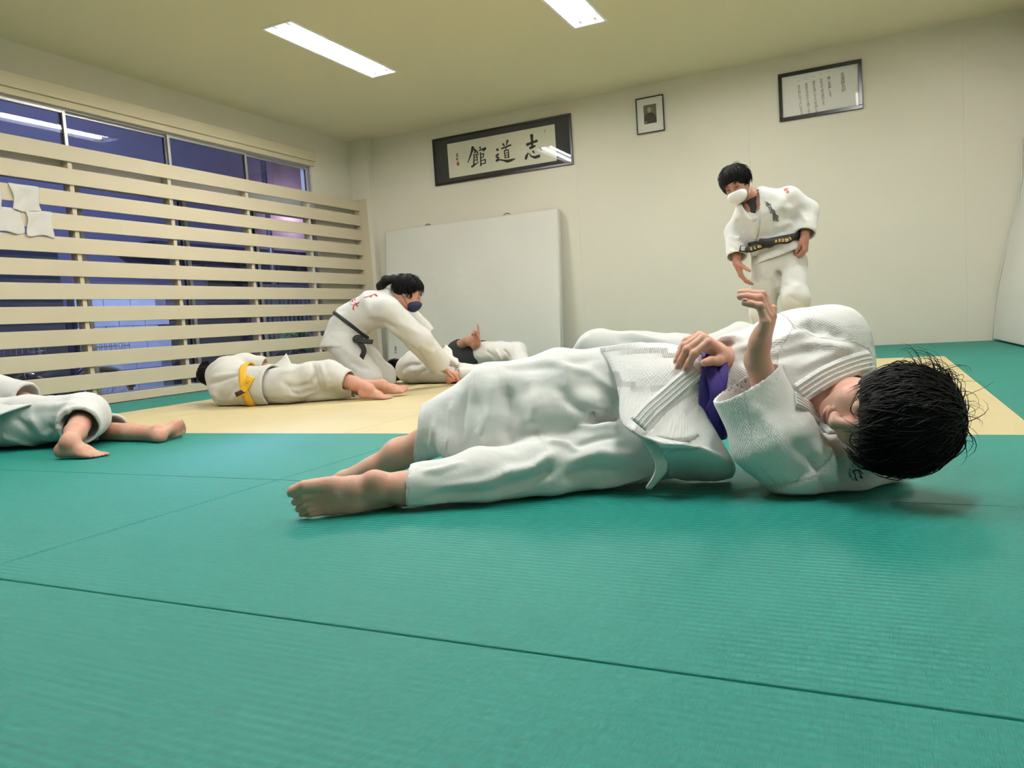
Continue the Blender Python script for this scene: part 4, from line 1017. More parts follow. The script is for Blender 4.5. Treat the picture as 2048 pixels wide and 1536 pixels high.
    lapel([(1588, 800), (1620, 822), (1652, 846), (1676, 868)], 0.046)
    # ---- jacket skirt: front panels spreading from the belt over hip and thigh
    tbv = bvh_of(trv, trf)
    def C(x, y, Y):
        q = hit_px(tbv, x, y)[0]
        return P(x, y, Y if q is None else min(Y, float(q[1])-0.014))
    sheet('front_panel', [[C(1404, 712, 1.960), C(1345, 690, 1.995), C(1275, 688, 1.985), C(1200, 697, 1.965)],
                          [C(1404, 742, 1.905), C(1355, 738, 1.905), C(1290, 742, 1.885), C(1226, 745, 1.875)],
                          [C(1402, 775, 1.885), C(1360, 785, 1.860), C(1305, 795, 1.830), C(1238, 795, 1.815)],
                          [C(1396, 815, 1.875), C(1362, 838, 1.800), C(1320, 850, 1.765), C(1241, 840, 1.765)],
                          [C(1418, 858, 1.860), C(1380, 880, 1.765), C(1330, 878, 1.735), C(1262, 862, 1.735)]], 0.006, M_GI_RICE, jo)
    # lapel band running down the panel edge
    pb = [C(1392, 742, 1.885), C(1362, 768, 1.855), C(1330, 796, 1.815), C(1300, 822, 1.768), C(1275, 850, 1.725)]
    pp = dense(pb, 6); nn = np.array([cdir(0.1, 0.35, 0.9)]*len(pp))
    ob = band('lapel', pp, nn, 0.046, 0.006, M_GI_RICE, jo, 0.002, 7, [(pp[0], pp[-1])])
    tan = np.gradient(pp, axis=0); tan /= np.linalg.norm(tan, axis=1)[:, None]; sd = np.cross(nn, tan)
    for k in (-0.34, -0.11, 0.11, 0.34): tube('stitched_ridge', pp+sd*0.046*k+nn*0.0075, 0.0026, M_GI_RICE, ob, 6)
    # the nearer, lifted lower part that scoops towards the floor, and the hanging strip
    sheet('lower_panel', [[C(1397, 790, 1.870), C(1375, 815, 1.835), C(1345, 840, 1.790), C(1300, 862, 1.745), C(1262, 862, 1.730)],
                          [C(1412, 830, 1.862), C(1405, 862, 1.820), C(1372, 876, 1.770), C(1325, 880, 1.730), C(1280, 872, 1.722)],
                          [C(1440, 880, 1.858), C(1428, 898, 1.820), C(1390, 893, 1.765), C(1345, 888, 1.722), C(1305, 882, 1.712)],
                          [C(1468, 930, 1.860), C(1452, 922, 1.828), C(1412, 902, 1.775), C(1365, 893, 1.735), C(1325, 900, 1.725)],
                          [C(1466, 950, 1.885), C(1440, 952, 1.870), C(1400, 945, 1.855), C(1360, 935, 1.840), C(1335, 940, 1.820)],
                          [C(1462, 954, 1.96), C(1430, 962, 1.94), C(1390, 962, 1.93), C(1350, 955, 1.92), C(1335, 950, 1.90)]], 0.006, M_GI_RICE, jo)
    sheet('hanging_strip', [[C(1276, 862, 1.745), C(1312, 882, 1.755)], [C(1298, 900, 1.745), C(1330, 905, 1.765)], [C(1312, 930, 1.752), C(1334, 935, 1.775)], [C(1306, 955, 1.755), C(1322, 955, 1.775)], [C(1292, 976, 1.765), C(1300, 977, 1.775)]], 0.007, M_GI_RICE, jo)
    # ---- small maker's mark on the near sleeve by the head
    lm = []; mk = lambda x, y: (1670+x/12.7, 920+y/12.7)
    sts = [([(430, 280), (580, 250), (620, 340), (660, 420), (690, 465)], 0.0028), ([(580, 250), (640, 290), (700, 350)], 0.0022), ([(440, 290), (500, 370), (500, 440), (560, 520)], 0.0030), ([(610, 425), (690, 465)], 0.0026)]
    sts += [([(x-18, y+4), (x+18, y-4)], 0.0022) for x, y in ((375, 250), (360, 310), (355, 365), (375, 395), (385, 430), (430, 470), (485, 510))]
    for st, wd in sts:
        q = [hit_px(jb, *mk(*a)) for a in st]; q = [(a, n_) for a, n_ in q if a is not None]
        if len(q) > 1: lm.append(ribbon_np([a for a, _ in q], [n_ for _, n_ in q], wd, 0.001, 0.0015, n_w=3))
    if lm:
        v, f = join_np(lm); under(tag(from_np('printed_mark', v, f, principled('mark_print', (0.03, 0.045, 0.04), 0.7)), kind='stuff'), jo)
    # ---- hair
    rs = np.random.RandomState(5); u_, f_, l_ = ortho(hu, hf)
    Hc = Fld(*bounds([hc], 0.2), 0.004); cc = hc+u_*0.022*S+f_*0.006*S
    Hc.ell(cc, (0.110*S, 0.102*S, 0.098*S), (f_, u_, l_), 0)
    fp = hc+f_*0.082*S+u_*0.000*S; Hc.clip(fp+f_*0.010, unit(f_*0.8-u_*0.75), 0.02); Hc.clip(hc-u_*0.075*S, -u_, 0.02)
    ear = hp(-0.002, -0.014, -0.088); Hc.ell(ear, (0.030, 0.036, 0.030), (f_, u_, l_), 0.006, 'sub')
    cap = Hc.mesh(); cv = smooth(cap[0], cap[1], 2); cv = cv+vnormals(cv, cap[1])*(0.004*vnoise(cv*40)[:, None])
    paths = []; rad = []
    whorl = hc+u_*0.10*S-f_*0.045*S
    N = 2600
    for i in range(N):
        # root direction on the skull, sweep from whorl outwards
        a = rs.uniform(0, 2*math.pi); th = math.acos(rs.uniform(-0.10, 1.0))
        d = u_*math.cos(th)+(f_*math.cos(a)+l_*math.sin(a))*math.sin(th)
        face = np.dot(d, f_); 
        if face > 0.55 and np.dot(d, u_) < 0.35: continue
        rxyz = V(0.110, 0.102, 0.098)*S; dl = V(np.dot(d, f_), np.dot(d, u_), np.dot(d, l_)); sc = 1/np.linalg.norm(dl/rxyz)
        p0 = cc+d*sc*rs.uniform(0.97, 1.03)
        if np.linalg.norm(p0-ear) < 0.034: continue
        flow = p0-whorl; flow = flow-d*np.dot(flow, d); flow = unit(flow+0.35*(rs.rand(3)-0.5)*0.2+f_*0.04)
        L = rs.uniform(0.045, 0.085)*(1.15 if face > 0.25 else 1.0); pts = [p0]; dirn = flow; nrm_ = d
        lift = rs.uniform(-0.05, 0.16)+(0.35 if rs.rand() < 0.10 else 0)
        cl = rs.uniform(-0.5, 0.5)
        for k in range(6):
            rel = pts[-1]-cc; nr = unit(rel); dirn = unit(dirn-nr*np.dot(dirn, nr)*0.75+nr*lift*(0.6 if k < 3 else -0.5)+np.cross(nr, dirn)*cl*0.25+V(0, 0, -0.06))
            q = pts[-1]+dirn*L/6
            q[2] = max(q[2], 0.004); pts.append(q)
        paths.append(pts); rad.append(rs.uniform(0.0012, 0.0026))
    # stray wet locks on the silhouette (right) and the fringe over the brow
    for i in range(150):
        a = rs.uniform(-1.2, 1.2); base = cc+unit(cdir(1, 0, 0)*math.cos(a)+cdir(0, 1, 0)*math.sin(a)-C_F*rs.uniform(-0.5, 0.5))*0.106*S
        d = unit(cdir(0.05, 0.1, 0)+cdir(-math.sin(a), math.cos(a), 0)*rs.choice([-1, 1])*rs.uniform(0.6, 1.2)); L = rs.uniform(0.05, 0.11); pts = [base]; nr = unit(base-cc); bend = rs.uniform(0.8, 2.0)
        for k in range(6): d = unit(d-nr*bend*0.22*k/2+(rs.rand(3)-0.5)*0.1); pts.append(pts[-1]+d*L/6)
        paths.append(pts); rad.append(rs.uniform(0.0006, 0.0013))
    for i in range(420):
        t_ = rs.uniform(-1, 1); p0 = hc+f_*(0.088-0.026*t_*t_)*S+u_*(0.074-0.012*t_*t_)*S+l_*t_*0.072*S
        d = unit(-u_*0.8+f_*0.38+l_*rs.uniform(-0.35, 0.35)); L = rs.uniform(0.045, 0.09); pts = [p0]; cl = rs.uniform(-0.25, 0.25)
        for k in range(6): d = unit(d-f_*0.10+l_*cl*0.3); pts.append(pts[-1]+d*L/6)
        paths.append(pts); rad.append(rs.uniform(0.0008, 0.0018))
    strands('hair', paths, np.array(rad), M_HAIR, root, extra=(cv, cap[1]))
person_front()
# ================================================================ THE OTHER PEOPLE
def gi_person(label, j, side, S=1.0, sk=None, gi=None, belt=None, vox=0.009, cs=(0.8, 0.8), cl=(0.7, 0.7), hands=(None, None), feet=(None, None), tr=None, folds=(), tfolds=(), skirt=0.16, jacket=True, shirt=None,
              sleeve_r=0.075, leg_r=0.085, belt_axis=None, neck_open=None, floor_clip=True, hair_fn=None, belt_w=0.042, head_on=True, wr=0.0045, extra=()):
    """j: joints in metres. side: shoulder axis. tr: torso radii (side, depth) for hip, waist, chest, neck."""
    root = empty('person', (float(j['hip'][0]), float(j['hip'][1]), 0.0)); tag(root, label, 'person', 'people practising judo')
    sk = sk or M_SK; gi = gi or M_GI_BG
    tr = tr or [(0.15*S, 0.115*S), (0.125*S, 0.10*S), (0.155*S, 0.115*S), (0.09*S, 0.075*S)]
    fields = list(extra)
    # head
    hp = None
    if head_on:
        Fh = Fld(*bounds([j['head']], 0.17*S), 0.0045); hp = head(Fh, j['head'], j['hf'], j['hu'], S); Fh.seg(j['head']-unit(j['hu'])*0.05*S-unit(j['hf'])*0.015*S, j['neck'], 0.052*S, 0.058*S, 0.03); fields.append(Fh)
    for k, hs in zip('RL', hands):
        if hs is None: continue
        w_ = j['w'+k]; F = Fld(*bounds([w_, j['e'+k]], 0.2*S), 0.0032); d = dict(S=S, rf=0.027*S); d.update(hs[2] if len(hs) > 2 else {})
        hand(F, w_, hs[0], hs[1], fore=j['e'+k]*0.5+w_*0.5, **d); fields.append(F)
    for k, fs in zip('RL', feet):
        if fs is None: continue
        a_ = j['a'+k]; F = Fld(*bounds([a_, j['k'+k]*0.6+a_*0.4], 0.24*S), 0.0032); foot(F, a_, fs[0], fs[1], S, shin=j['k'+k]*0.75+a_*0.25, rs=(0.052*S, 0.035*S), big_side=fs[2])
        if floor_clip: F.floor(0.003, 0.008)
        fields.append(F)
    allp = [j[k] for k in ('hip', 'waist', 'chest', 'neck', 'sR', 'sL', 'eR', 'eL', 'hR', 'hL', 'kR', 'kL')]
    Ft = Fld(*bounds(allp, 0.14), 0.014)
    Ft.echain([j['hip'], j['waist'], j['chest'], j['neck']], side, [(a*0.8, b*0.75) for a, b in tr], 0.04)
    for k in 'RL': Ft.chain([j['h'+k], j['k'+k], j['a'+k]], [0.065*S, 0.045*S, 0.028*S], 0.03); Ft.chain([j['s'+k], j['e'+k], j['w'+k]], [0.04*S, 0.033*S, 0.022*S], 0.03)
    if floor_clip: Ft.floor(0.01)
    fields.append(Ft); concat_fields('body', fields, sk, root)
    # trousers
    T = Fld(*bounds([j[k] for k in ('hip', 'hR', 'hL', 'kR', 'kL', 'aR', 'aL', 'waist')], 0.15), vox)
    up = unit(j['waist']-j['hip'])
    T.ell(j['hip'], (0.13*S, tr[0][0], tr[0][1]), ortho(up, side), 0.03)
    T.eseg(j['hip'], j['hip']*0.3+j['waist']*0.7, side, tr[0], (tr[1][0]*0.98, tr[1][1]*0.98), 0.03)
    for k, c, fsx in zip('RL', cl, feet):
        L = T.new(); h_, k_, a_ = j['h'+k], j['k'+k], j['a'+k]; cu = k_+(a_-k_)*c
        L.chain([h_, h_*0.5+k_*0.5, k_], [leg_r*1.15*S, leg_r*1.05*S, leg_r*0.95*S], 0.04); L.chain([k_, cu+(cu-k_)*0.1], [leg_r*0.95*S, leg_r*0.82*S], 0.04)
        d = unit(a_-k_); L.clip(cu, d)
        inn = T.new(); inn.seg(cu+d*0.07, cu-d*0.07, leg_r*0.82*S-0.014, leg_r*0.82*S-0.014, 0); L.carve(inn); T.merge(L, 0.03)
    if floor_clip: T.floor(0.004, 0.02)
    to, tv, tf = garment('trousers', T, gi, root, [(j['hR'], j['kR']), (j['kR'], j['aR']), (j['hL'], j['kL']), (j['kL'], j['aL'])], tfolds, [(wr, (11, 11, 11)), (wr*0.5, (28, 28, 28))])
    # jacket or shirt
    J = Fld(*bounds(allp+[j['wR'], j['wL']], 0.16), vox)
    lo = j['waist']-up*skirt*S
    pts = [lo, j['waist'], j['chest'], j['neck']]; rr = [(tr[0][0]*1.10, tr[0][1]*1.16), tr[1], tr[2], tr[3]]
    J.echain(pts, side, [(a+0.012, b+0.012) for a, b in rr], 0.05, flat=0.35); J.clip(lo, -up, 0.0)
    inn = J.new(); inn.eseg(lo-up*0.05, lo+up*0.06, side, (rr[0][0]-0.004, rr[0][1]-0.004), (rr[0][0]-0.012, rr[0][1]-0.012), 0, flat=0.4); J.carve(inn)
    tb = bvh_of(*J.mesh())
    for k, c in zip('RL', cs):
        s_, e_, w_ = j['s'+k], j['e'+k], j['w'+k]
        if shirt: 
            J.seg(s_, s_+(e_-s_)*0.35, 0.06*S, 0.055*S, 0.05); continue
        J.seg(s_, e_, sleeve_r*1.08*S, sleeve_r*S, 0.05)
        A = J.new(); cu = e_+(w_-e_)*c; A.seg(e_, cu+(cu-e_)*0.1, sleeve_r*S, sleeve_r*0.95*S, 0); d = unit(w_-e_); A.clip(cu, d)
        inn = J.new(); inn.seg(cu+d*0.07, cu-d*0.07, sleeve_r*0.95*S-0.014, sleeve_r*0.95*S-0.014, 0); A.carve(inn); J.merge(A, 0.03)
    if head_on:
        nk = J.new(); nk.seg(j['neck']+unit(j['hf'])*0.03*S, j['head'], 0.064*S, 0.07*S, 0)
        if neck_open is not None: nk.seg(j['neck']+unit(j['hf'])*0.05*S, neck_open, 0.065*S, 0.03*S, 0.02)
        J.v = np.maximum(J.v, -nk.v)
    if floor_clip: J.floor(0.004, 0.015)
    jo, jv, jf = garment('shirt' if shirt else 'jacket', J, shirt or gi, root, [(j['hip'], j['chest']), (j['chest'], j['neck']), (j['sR'], j['eR']), (j['eR'], j['wR']), (j['sL'], j['eL']), (j['eL'], j['wL'])], folds, [(wr, (10, 10, 10)), (wr*0.5, (26, 26, 26))])
    jb = bvh_of(jv, jf); bo = None
    if belt is not None:
        bo = empty('belt', tuple(j['waist'])); under(bo, root); ax = unit(belt_axis if belt_axis is not None else up)
        belt_loop('wrap', tb, j['waist'], ax, belt_w, 0.007, belt, bo, 0.004); belt_loop('wrap', tb, j['waist']+ax*0.006, unit(ax+unit(side)*0.05), belt_w*0.95, 0.006, belt, bo, 0.009)
    return dict(root=root, jacket=jo, jb=jb, tb=tb, tv=tv, trousers=to, tbv=bvh_of(tv, tf), belt=bo, hp=hp)
def hair_cap(root, c, f, u, S, back=0.06, front=0.055, drop=0.05, strand_n=500, seed=1, long=False, lens=(0.03, 0.06), fringe=0.0, mat=None):
    u_, f_, l_ = ortho(u, f); H = Fld(*bounds([c], 0.19*S), 0.005); cc = c+u_*0.026*S-f_*0.010*S
    H.ell(cc, (0.103*S, 0.094*S, 0.086*S), (f_, u_, l_), 0); H.clip(c+f_*front*S+u_*(0.020-fringe)*S, unit(f_*0.85-u_*0.75), 0.02); H.clip(c-u_*drop*S, -u_, 0.015)
    v, q = H.mesh(); v = smooth(v, q, 2); v = v+vnormals(v, q)*(0.004*vnoise(v*45)[:, None]); rs = np.random.RandomState(seed); paths = []; rad = []
    whorl = c+u_*0.11*S-f_*0.05*S
    for i in range(strand_n):
        a = rs.uniform(0, 2*math.pi); th = math.acos(rs.uniform(-0.15, 1.0)); d = u_*math.cos(th)+(f_*math.cos(a)+l_*math.sin(a))*math.sin(th)
        if np.dot(d, f_) > 0.5 and np.dot(d, u_) < 0.45-fringe*4: continue
        r3 = V(0.103, 0.094, 0.086)*S; dl = V(np.dot(d, f_), np.dot(d, u_), np.dot(d, l_)); p = cc+d/np.linalg.norm(dl/r3)
        fl = p-whorl; fl = unit(fl-d*np.dot(fl, d)+0.02*(rs.rand(3)-0.5)); L = rs.uniform(*lens)*S; pts = [p]
        for k in range(4):
            nr = unit(pts[-1]-cc); fl = unit(fl-nr*np.dot(fl, nr)*0.7+nr*rs.uniform(-0.05, 0.12)); pts.append(pts[-1]+fl*L/4)
        paths.append(pts); rad.append(rs.uniform(0.0015, 0.0032))
    return strands('hair', paths, np.array(rad), mat or M_HAIR, root, extra=(v, q))
def face_bits(root, hp, S, open_eyes=True):
    for s in (1, -1):
        e = [hp(0.0935-0.011*abs(t)**2, -0.008+0.002*(1-t*t), s*0.031+t*0.0155) for t in np.linspace(-1, 1, 7)]
        tube('eye', e, np.array([0.0008, 0.002, 0.003, 0.0036, 0.003, 0.002, 0.0008])*S, principled('eye_dark', (0.02, 0.014, 0.012), 0.3), root, 6)
        b_ = [hp(0.096-0.012*abs(t+0.2*s)**2, 0.017+0.004*(1-t*t), s*0.032+t*0.020) for t in np.linspace(-1, 1, 7)]
        tube('eyebrow', b_, np.array([0.001, 0.002, 0.0026, 0.0028, 0.0024, 0.0018, 0.0008])*S, M_HAIR, root, 6)
def face_mask(root, hp, S, mat, strap):
    c = hp(0.068, -0.062, 0); f_ = unit(hp(1, 0, 0)-hp(0, 0, 0)); u_ = unit(hp(0, 1, 0)-hp(0, 0, 0)); l_ = unit(hp(0, 0, 1)-hp(0, 0, 0))
    F = Fld(*bounds([c], 0.11*S), 0.0035); F.ell(c, (0.052*S, 0.052*S, 0.064*S), (f_, u_, l_), 0); F.ell(hp(0.096, -0.042, 0), (0.026*S, 0.024*S, 0.020*S), (f_, u_, l_), 0.03)
    F.clip(hp(0.036, -0.06, 0), -f_, 0.006); F.clip(hp(0.1, -0.026, 0), unit(u_*0.96-f_*0.12), 0.01)
    v, q = F.mesh(); v = smooth(v, q, 3); o = from_np('face_mask', v, q, mat); under(o, root)
    for s in (1, -1):
        for b in (-0.036, -0.085):
            tube('ear_loop', [hp(0.045, b, s*0.064), hp(0.02, b*0.6-0.01, s*0.074), hp(-0.014, (0.012 if b > -0.05 else -0.035), s*0.084)], 0.002*S, strap, o, 6)
    return o
def px_text(s, bvh, cx, cy, right, upv, mat, parent, name='embroidery', lift=0.0018, bold=0.0):
    """letters laid on cloth: each vertex of the glyph is dropped on the garment. right, upv: pixel vectors of one em"""
    v, f = text_np(s, 1.0); out = []; r = np.array(right, float); u = np.array(upv, float)
    for p in v:
        q = np.array([cx, cy])+r*p[0]+u*p[1]; h, n_ = hit_px(bvh, *q)
        if h is None: return None
        out.append(h+n_*lift)
    o = from_np(name, np.array(out), f, mat, smooth=False); md = o.modifiers.new('t', 'SOLIDIFY'); md.thickness = 0.002; md.offset = 0; under(o, parent); return o
def px_strokes(strokes, bvh, mat, parent, name='embroidery', lift=0.002, th=0.0015):
    """strokes: (list of pixels, width m)"""
    parts = []
    for pl, wd in strokes:
        q = [hit_px(bvh, *p) for p in pl]; q = [a for a in q if a[0] is not None]
        if len(q) < 2: continue
        parts.append(ribbon_np([a for a, _ in q], [n_ for _, n_ in q], wd, th, lift, n_w=3))
    if parts:
        v, f = join_np(parts); o = from_np(name, v, f, mat); under(o, parent); return o

def person_woman():
    P = at_y
    j = dict(hip=P(690, 680, 4.50), waist=P(694, 646, 4.53), chest=P(750, 618, 4.60), neck=P(786, 600, 4.66), head=P(815, 585, 4.68), hf=cdir(0.90, -0.40, -0.06), hu=cdir(0.40, 0.9, 0.02),
             sR=P(775, 622, 4.52), eR=P(838, 680, 4.68), wR=P(884, 735, 4.90), sL=P(795, 618, 4.80), eL=P(840, 662, 5.02), wL=P(863, 681, 5.06),
             hR=P(690, 690, 4.44), kR=P(738, 757, 4.47), hL=P(700, 690, 4.62), kL=P(765, 752, 4.85))
    j['aR'] = j['kR']+V(-0.40, -0.02, -0.045); j['aL'] = j['kL']+V(-0.40, 0.0, -0.045)
    for k in ('aR', 'aL'): j[k][2] = 0.05
    side = unit(j['sR']-j['sL'])
    d = gi_person('kneeling person with black ponytail, navy face mask and black belt leaning forward', j, side, 1.05, M_SK, belt=M_BLACKBELT, cs=(0.93, 0.62), cl=(0.85, 0.85), leg_r=0.098, sleeve_r=0.088, skirt=0.2, belt_w=0.024,
                  hands=((unit(P(912, 752, 5.0)-j['wR']), cdir(0.1, -0.9, -0.3), dict(curls=((12, 18, 10),)*4, spread=(10, 3, -3, -9), thumb=(0.85, 0.6, 0.15, 5, 5), thumb_side=-1)),
                         (unit(P(880, 700, 5.10)-j['wL']), cdir(-0.5, -0.8, 0), dict(curls=((20, 20, 10),)*4, thumb_side=1))), feet=((cdir(-1, 0.1, -0.2), cdir(-0.2, 0.9, 0.1), 1), None),
                  tr=[(0.155, 0.14), (0.135, 0.115), (0.165, 0.125), (0.10, 0.085)], belt_axis=unit(P(720, 622, 4.6)-P(680, 672, 4.5)),
                  folds=[([(735, 640), (765, 645), (800, 662)], -0.02, 0.03), ([(700, 655), (735, 668), (760, 672)], 0.012, 0.02), ([(840, 690), (855, 700), (870, 705)], 0.010, 0.02), ([(815, 690), (835, 705), (850, 725)], -0.012, 0.02), ([(790, 640), (815, 655), (838, 668)], 0.01, 0.025)],
                  tfolds=[([(690, 700), (712, 712), (730, 725)], 0.01, 0.02), ([(700, 725), (720, 735), (745, 738)], -0.01, 0.02)])
    u_, f_, l_ = ortho(j['hu'], j['hf']); hc = j['head']; S = 1.05
    h = hair_cap(d['root'], hc, j['hf'], j['hu'], S*1.04, front=0.052, drop=0.045, strand_n=700, seed=3, lens=(0.04, 0.08))
    # ponytail
    F = Fld(*bounds([hc-f_*0.15], 0.2), 0.005); b0 = hc-f_*0.085*S+u_*0.035*S
    pt = [b0, b0-f_*0.045+u_*0.012, b0-f_*0.085-u_*0.02, b0-f_*0.105-u_*0.075, b0-f_*0.095-u_*0.115]
    F.chain([p_+l_*0 for p_ in pt], [0.026, 0.03, 0.034, 0.03, 0.012], 0.02); v, q = F.mesh(); v = smooth(v, q, 2); v += vnormals(v, q)*(0.004*vnoise(v*np.array([30, 30, 30]))[:, None])
    under(from_np('ponytail', v, q, M_HAIR), d['root']); tube('hair_tie', [b0-f_*0.012+(u_*math.cos(a)+l_*math.sin(a))*0.026 for a in np.linspace(0, 2*math.pi, 14)], 0.006, M_BLACKBELT, d['root'], 6)
    face_bits(d['root'], d['hp'], S); navy = principled('navy_mask', (0.012, 0.018, 0.062), 0.8, bump=(500, 0.3, 0.001)); face_mask(d['root'], d['hp'], S, navy, navy)
    jb = d['jb']
    wm = lambda *pts: [(680+x/10.58, 575+y/10.58) for x, y in pts]
    px_strokes([(wm((510, 220), (580, 198), (660, 170), (740, 145)), 0.0065), (wm((730, 138), (760, 160), (785, 190)), 0.013), (wm((640, 212), (676, 180)), 0.010)], jb, M_RED, d['jacket'], 'red_character')
    px_strokes([(wm((325, 348), (370, 336), (412, 318)), 0.011), (wm((325, 325), (335, 350), (290, 405), (280, 435), (295, 475)), 0.010), (wm((335, 345), (378, 405)), 0.010), (wm((225, 352), (260, 368), (310, 360)), 0.004)], jb, M_RED, d['jacket'], 'red_character')
    px_strokes([(wm((200, 312), (260, 285), (335, 245)), 0.006), (wm((262, 262), (275, 305)), 0.007), (wm((310, 240), (330, 275)), 0.006)], jb, M_RED, d['jacket'], 'red_character')
    # belt knot and hanging ends at the front
    k0 = P(716, 678, 4.40)
    F = Fld(*bounds([k0], 0.1), 0.005); F.ell(k0, (0.04, 0.03, 0.03), (C_R, C_U, -C_F), 0); v, q = F.mesh(); under(from_np('knot', v, q, M_BLACKBELT), d['belt'])
    for pl in ([(716, 680), (728, 700), (722, 718)], [(716, 680), (732, 683), (746, 684)]):
        pp = dense([P(x, y, 4.385) for x, y in pl], 4); band('belt_end', pp, np.array([cdir(0.1, 0.3, 0.95)]*len(pp)), 0.036, 0.006, M_BLACKBELT, d['belt'])
    return d
person_woman()

def person_standing():
    P = at_y
    j = dict(hip=P(1562, 528, 5.30), waist=P(1546, 484, 5.30), chest=P(1537, 425, 5.27), neck=P(1506, 396, 5.23), head=P(1473, 368, 5.18), hf=cdir(-0.50, -0.50, 0.70), hu=cdir(-0.48, 0.84, 0.18),
             sR=P(1497, 418, 5.22), eR=P(1472, 466, 5.26), wR=P(1474, 526, 5.14), sL=P(1578, 396, 5.32), eL=P(1613, 424, 5.38), wL=P(1610, 474, 5.26),
             hR=P(1534, 530, 5.28), kR=P(1526, 625, 5.26), aR=P(1528, 722, 5.34), hL=P(1582, 530, 5.33), kL=P(1591, 598, 5.14), aL=P(1592, 690, 5.44))
    side = unit(j['sL']-j['sR'])
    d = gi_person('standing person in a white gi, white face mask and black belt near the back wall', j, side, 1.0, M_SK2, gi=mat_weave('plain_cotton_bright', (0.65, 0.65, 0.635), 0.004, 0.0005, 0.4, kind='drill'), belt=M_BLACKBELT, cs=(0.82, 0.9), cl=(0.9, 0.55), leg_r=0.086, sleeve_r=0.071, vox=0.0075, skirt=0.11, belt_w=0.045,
                  hands=((cdir(0.25, -0.95, 0.15), cdir(0.8, 0.2, 0.1), dict(curls=((18, 22, 12), (22, 25, 12), (26, 28, 14), (28, 28, 14)), thumb=(0.6, 0.7, 0.4, 5, 5), thumb_side=1)),
                         (cdir(-0.05, -1, 0.1), cdir(-0.7, 0, -0.6), dict(curls=((45, 60, 40),)*4, thumb=(0.3, 0.9, 0.3, 5, 10), thumb_side=-1))), feet=((cdir(-0.3, -0.2, 1), V(0, 0, -1), -1), (cdir(0, -0.9, 0.3), cdir(0, -0.3, -0.9), 1)),
                  tr=[(0.150, 0.12), (0.135, 0.11), (0.165, 0.12), (0.085, 0.08)], belt_axis=cdir(-0.24, 0.96, 0.1), neck_open=P(1506, 436, 5.10),
                  folds=[([(1560, 420), (1575, 432), (1592, 437)], -0.02, 0.025), ([(1545, 455), (1570, 448), (1590, 440)], 0.008, 0.02), ([(1470, 440), (1478, 455), (1490, 462)], -0.014, 0.02), ([(1458, 470), (1470, 478), (1482, 476)], 0.010, 0.014), ([(1458, 490), (1470, 500), (1480, 498)], -0.008, 0.014), ([(1595, 420), (1606, 432), (1612, 445)], 0.008, 0.015), ([(1520, 470), (1545, 470), (1575, 460)], -0.006, 0.015)],
                  tfolds=[([(1556, 540), (1558, 575), (1561, 622)], -0.05, 0.014), ([(1515, 560), (1530, 565), (1545, 560)], 0.008, 0.016), ([(1570, 560), (1585, 570), (1600, 575)], 0.008, 0.02), ([(1575, 590), (1590, 600), (1602, 605)], -0.008, 0.014)], floor_clip=False)
    S = 1.0; hair_cap(d['root'], j['head'], j['hf'], j['hu'], 1.06, front=0.066, drop=0.038, strand_n=900, seed=9, lens=(0.04, 0.075), fringe=0.02)
    face_bits(d['root'], d['hp'], S); wm = principled('white_mask', (0.80, 0.81, 0.84), 0.8); face_mask(d['root'], d['hp'], S, wm, wm)
    jb = d['jb']
    # dark undershirt in the open neck
    F = Fld(*bounds([P(1508, 420, 5.18)], 0.16), 0.005); F.seg(j['neck']+unit(j['hf'])*0.01, P(1512, 432, 5.22), 0.055, 0.045, 0); F.ell(j['chest'], (0.12, 0.13, 0.09), ortho(C_R, C_U), 0.02)
    F.clip(j['neck']+unit(j['hu'])*0.012, j['hu'], 0.01); v, q = F.mesh(); under(from_np('undershirt', v, q, principled('black_shirt', (0.012, 0.012, 0.016), 0.85)), d['root'])
    for s_, (x, y), (rx, ry), (ux, uy) in (('志', (1537, 411), (15, 7), (-4, -13)), ('道', (1545, 424), (15, 5), (-4, -12)), ('館', (1551, 437), (13, 2), (-1, -15))):
        px_text(s_, jb, x, y, (rx, ry), (ux*-1 if False else ux, uy), M_INK, d['jacket'], 'chest_embroidery')
    px_strokes([([(1576, 377), (1568, 379), (1570, 382), (1575, 381), (1577, 384), (1573, 386)], 0.009)], jb, principled('red_logo', (0.70, 0.05, 0.02), 0.6), d['jacket'], 'sleeve_logo')
    # crossing lapels
    px_band('lapel', jb, [(1516, 372), (1517, 400), (1515, 428), (1512, 455), (1508, 478)], 0.042, 0.006, M_GI_BG, d['jacket']); px_band('lapel', jb, [(1484, 402), (1498, 420), (1512, 440)], 0.042, 0.006, M_GI_BG, d['jacket'])
    # knot and belt ends with gold letters
    k0, n0 = hit_px(jb, 1538, 487)
    F = Fld(*bounds([k0], 0.1), 0.004); F.ell(k0+n0*0.022, (0.042, 0.028, 0.024), (C_R, C_U, -C_F), 0); F.seg(k0+n0*0.02-C_R*0.05+C_U*0.012, k0+n0*0.02, 0.02, 0.022, 0.02); v, q = F.mesh(); under(from_np('knot', v, q, M_BLACKBELT), d['belt'])
    Yk = float(k0[1])-0.035
    def end(pl, nm):
        pp = dense([P(x, y, Yk+dy) for x, y, dy in pl], 5); N = np.array([cdir(0.05, 0.15, 0.98)]*len(pp)); o = band('belt_end', pp, N, 0.042, 0.006, M_BLACKBELT, d['belt']); return pp, N, o
    pp1, N1, o1 = end([(1536, 488, 0), (1516, 494, 0), (1498, 499, -0.01), (1479, 497, -0.015)], 'a'); pp2, N2, o2 = end([(1540, 486, 0), (1558, 482, -0.01), (1574, 481, -0.01), (1587, 473, 0.0)], 'b')
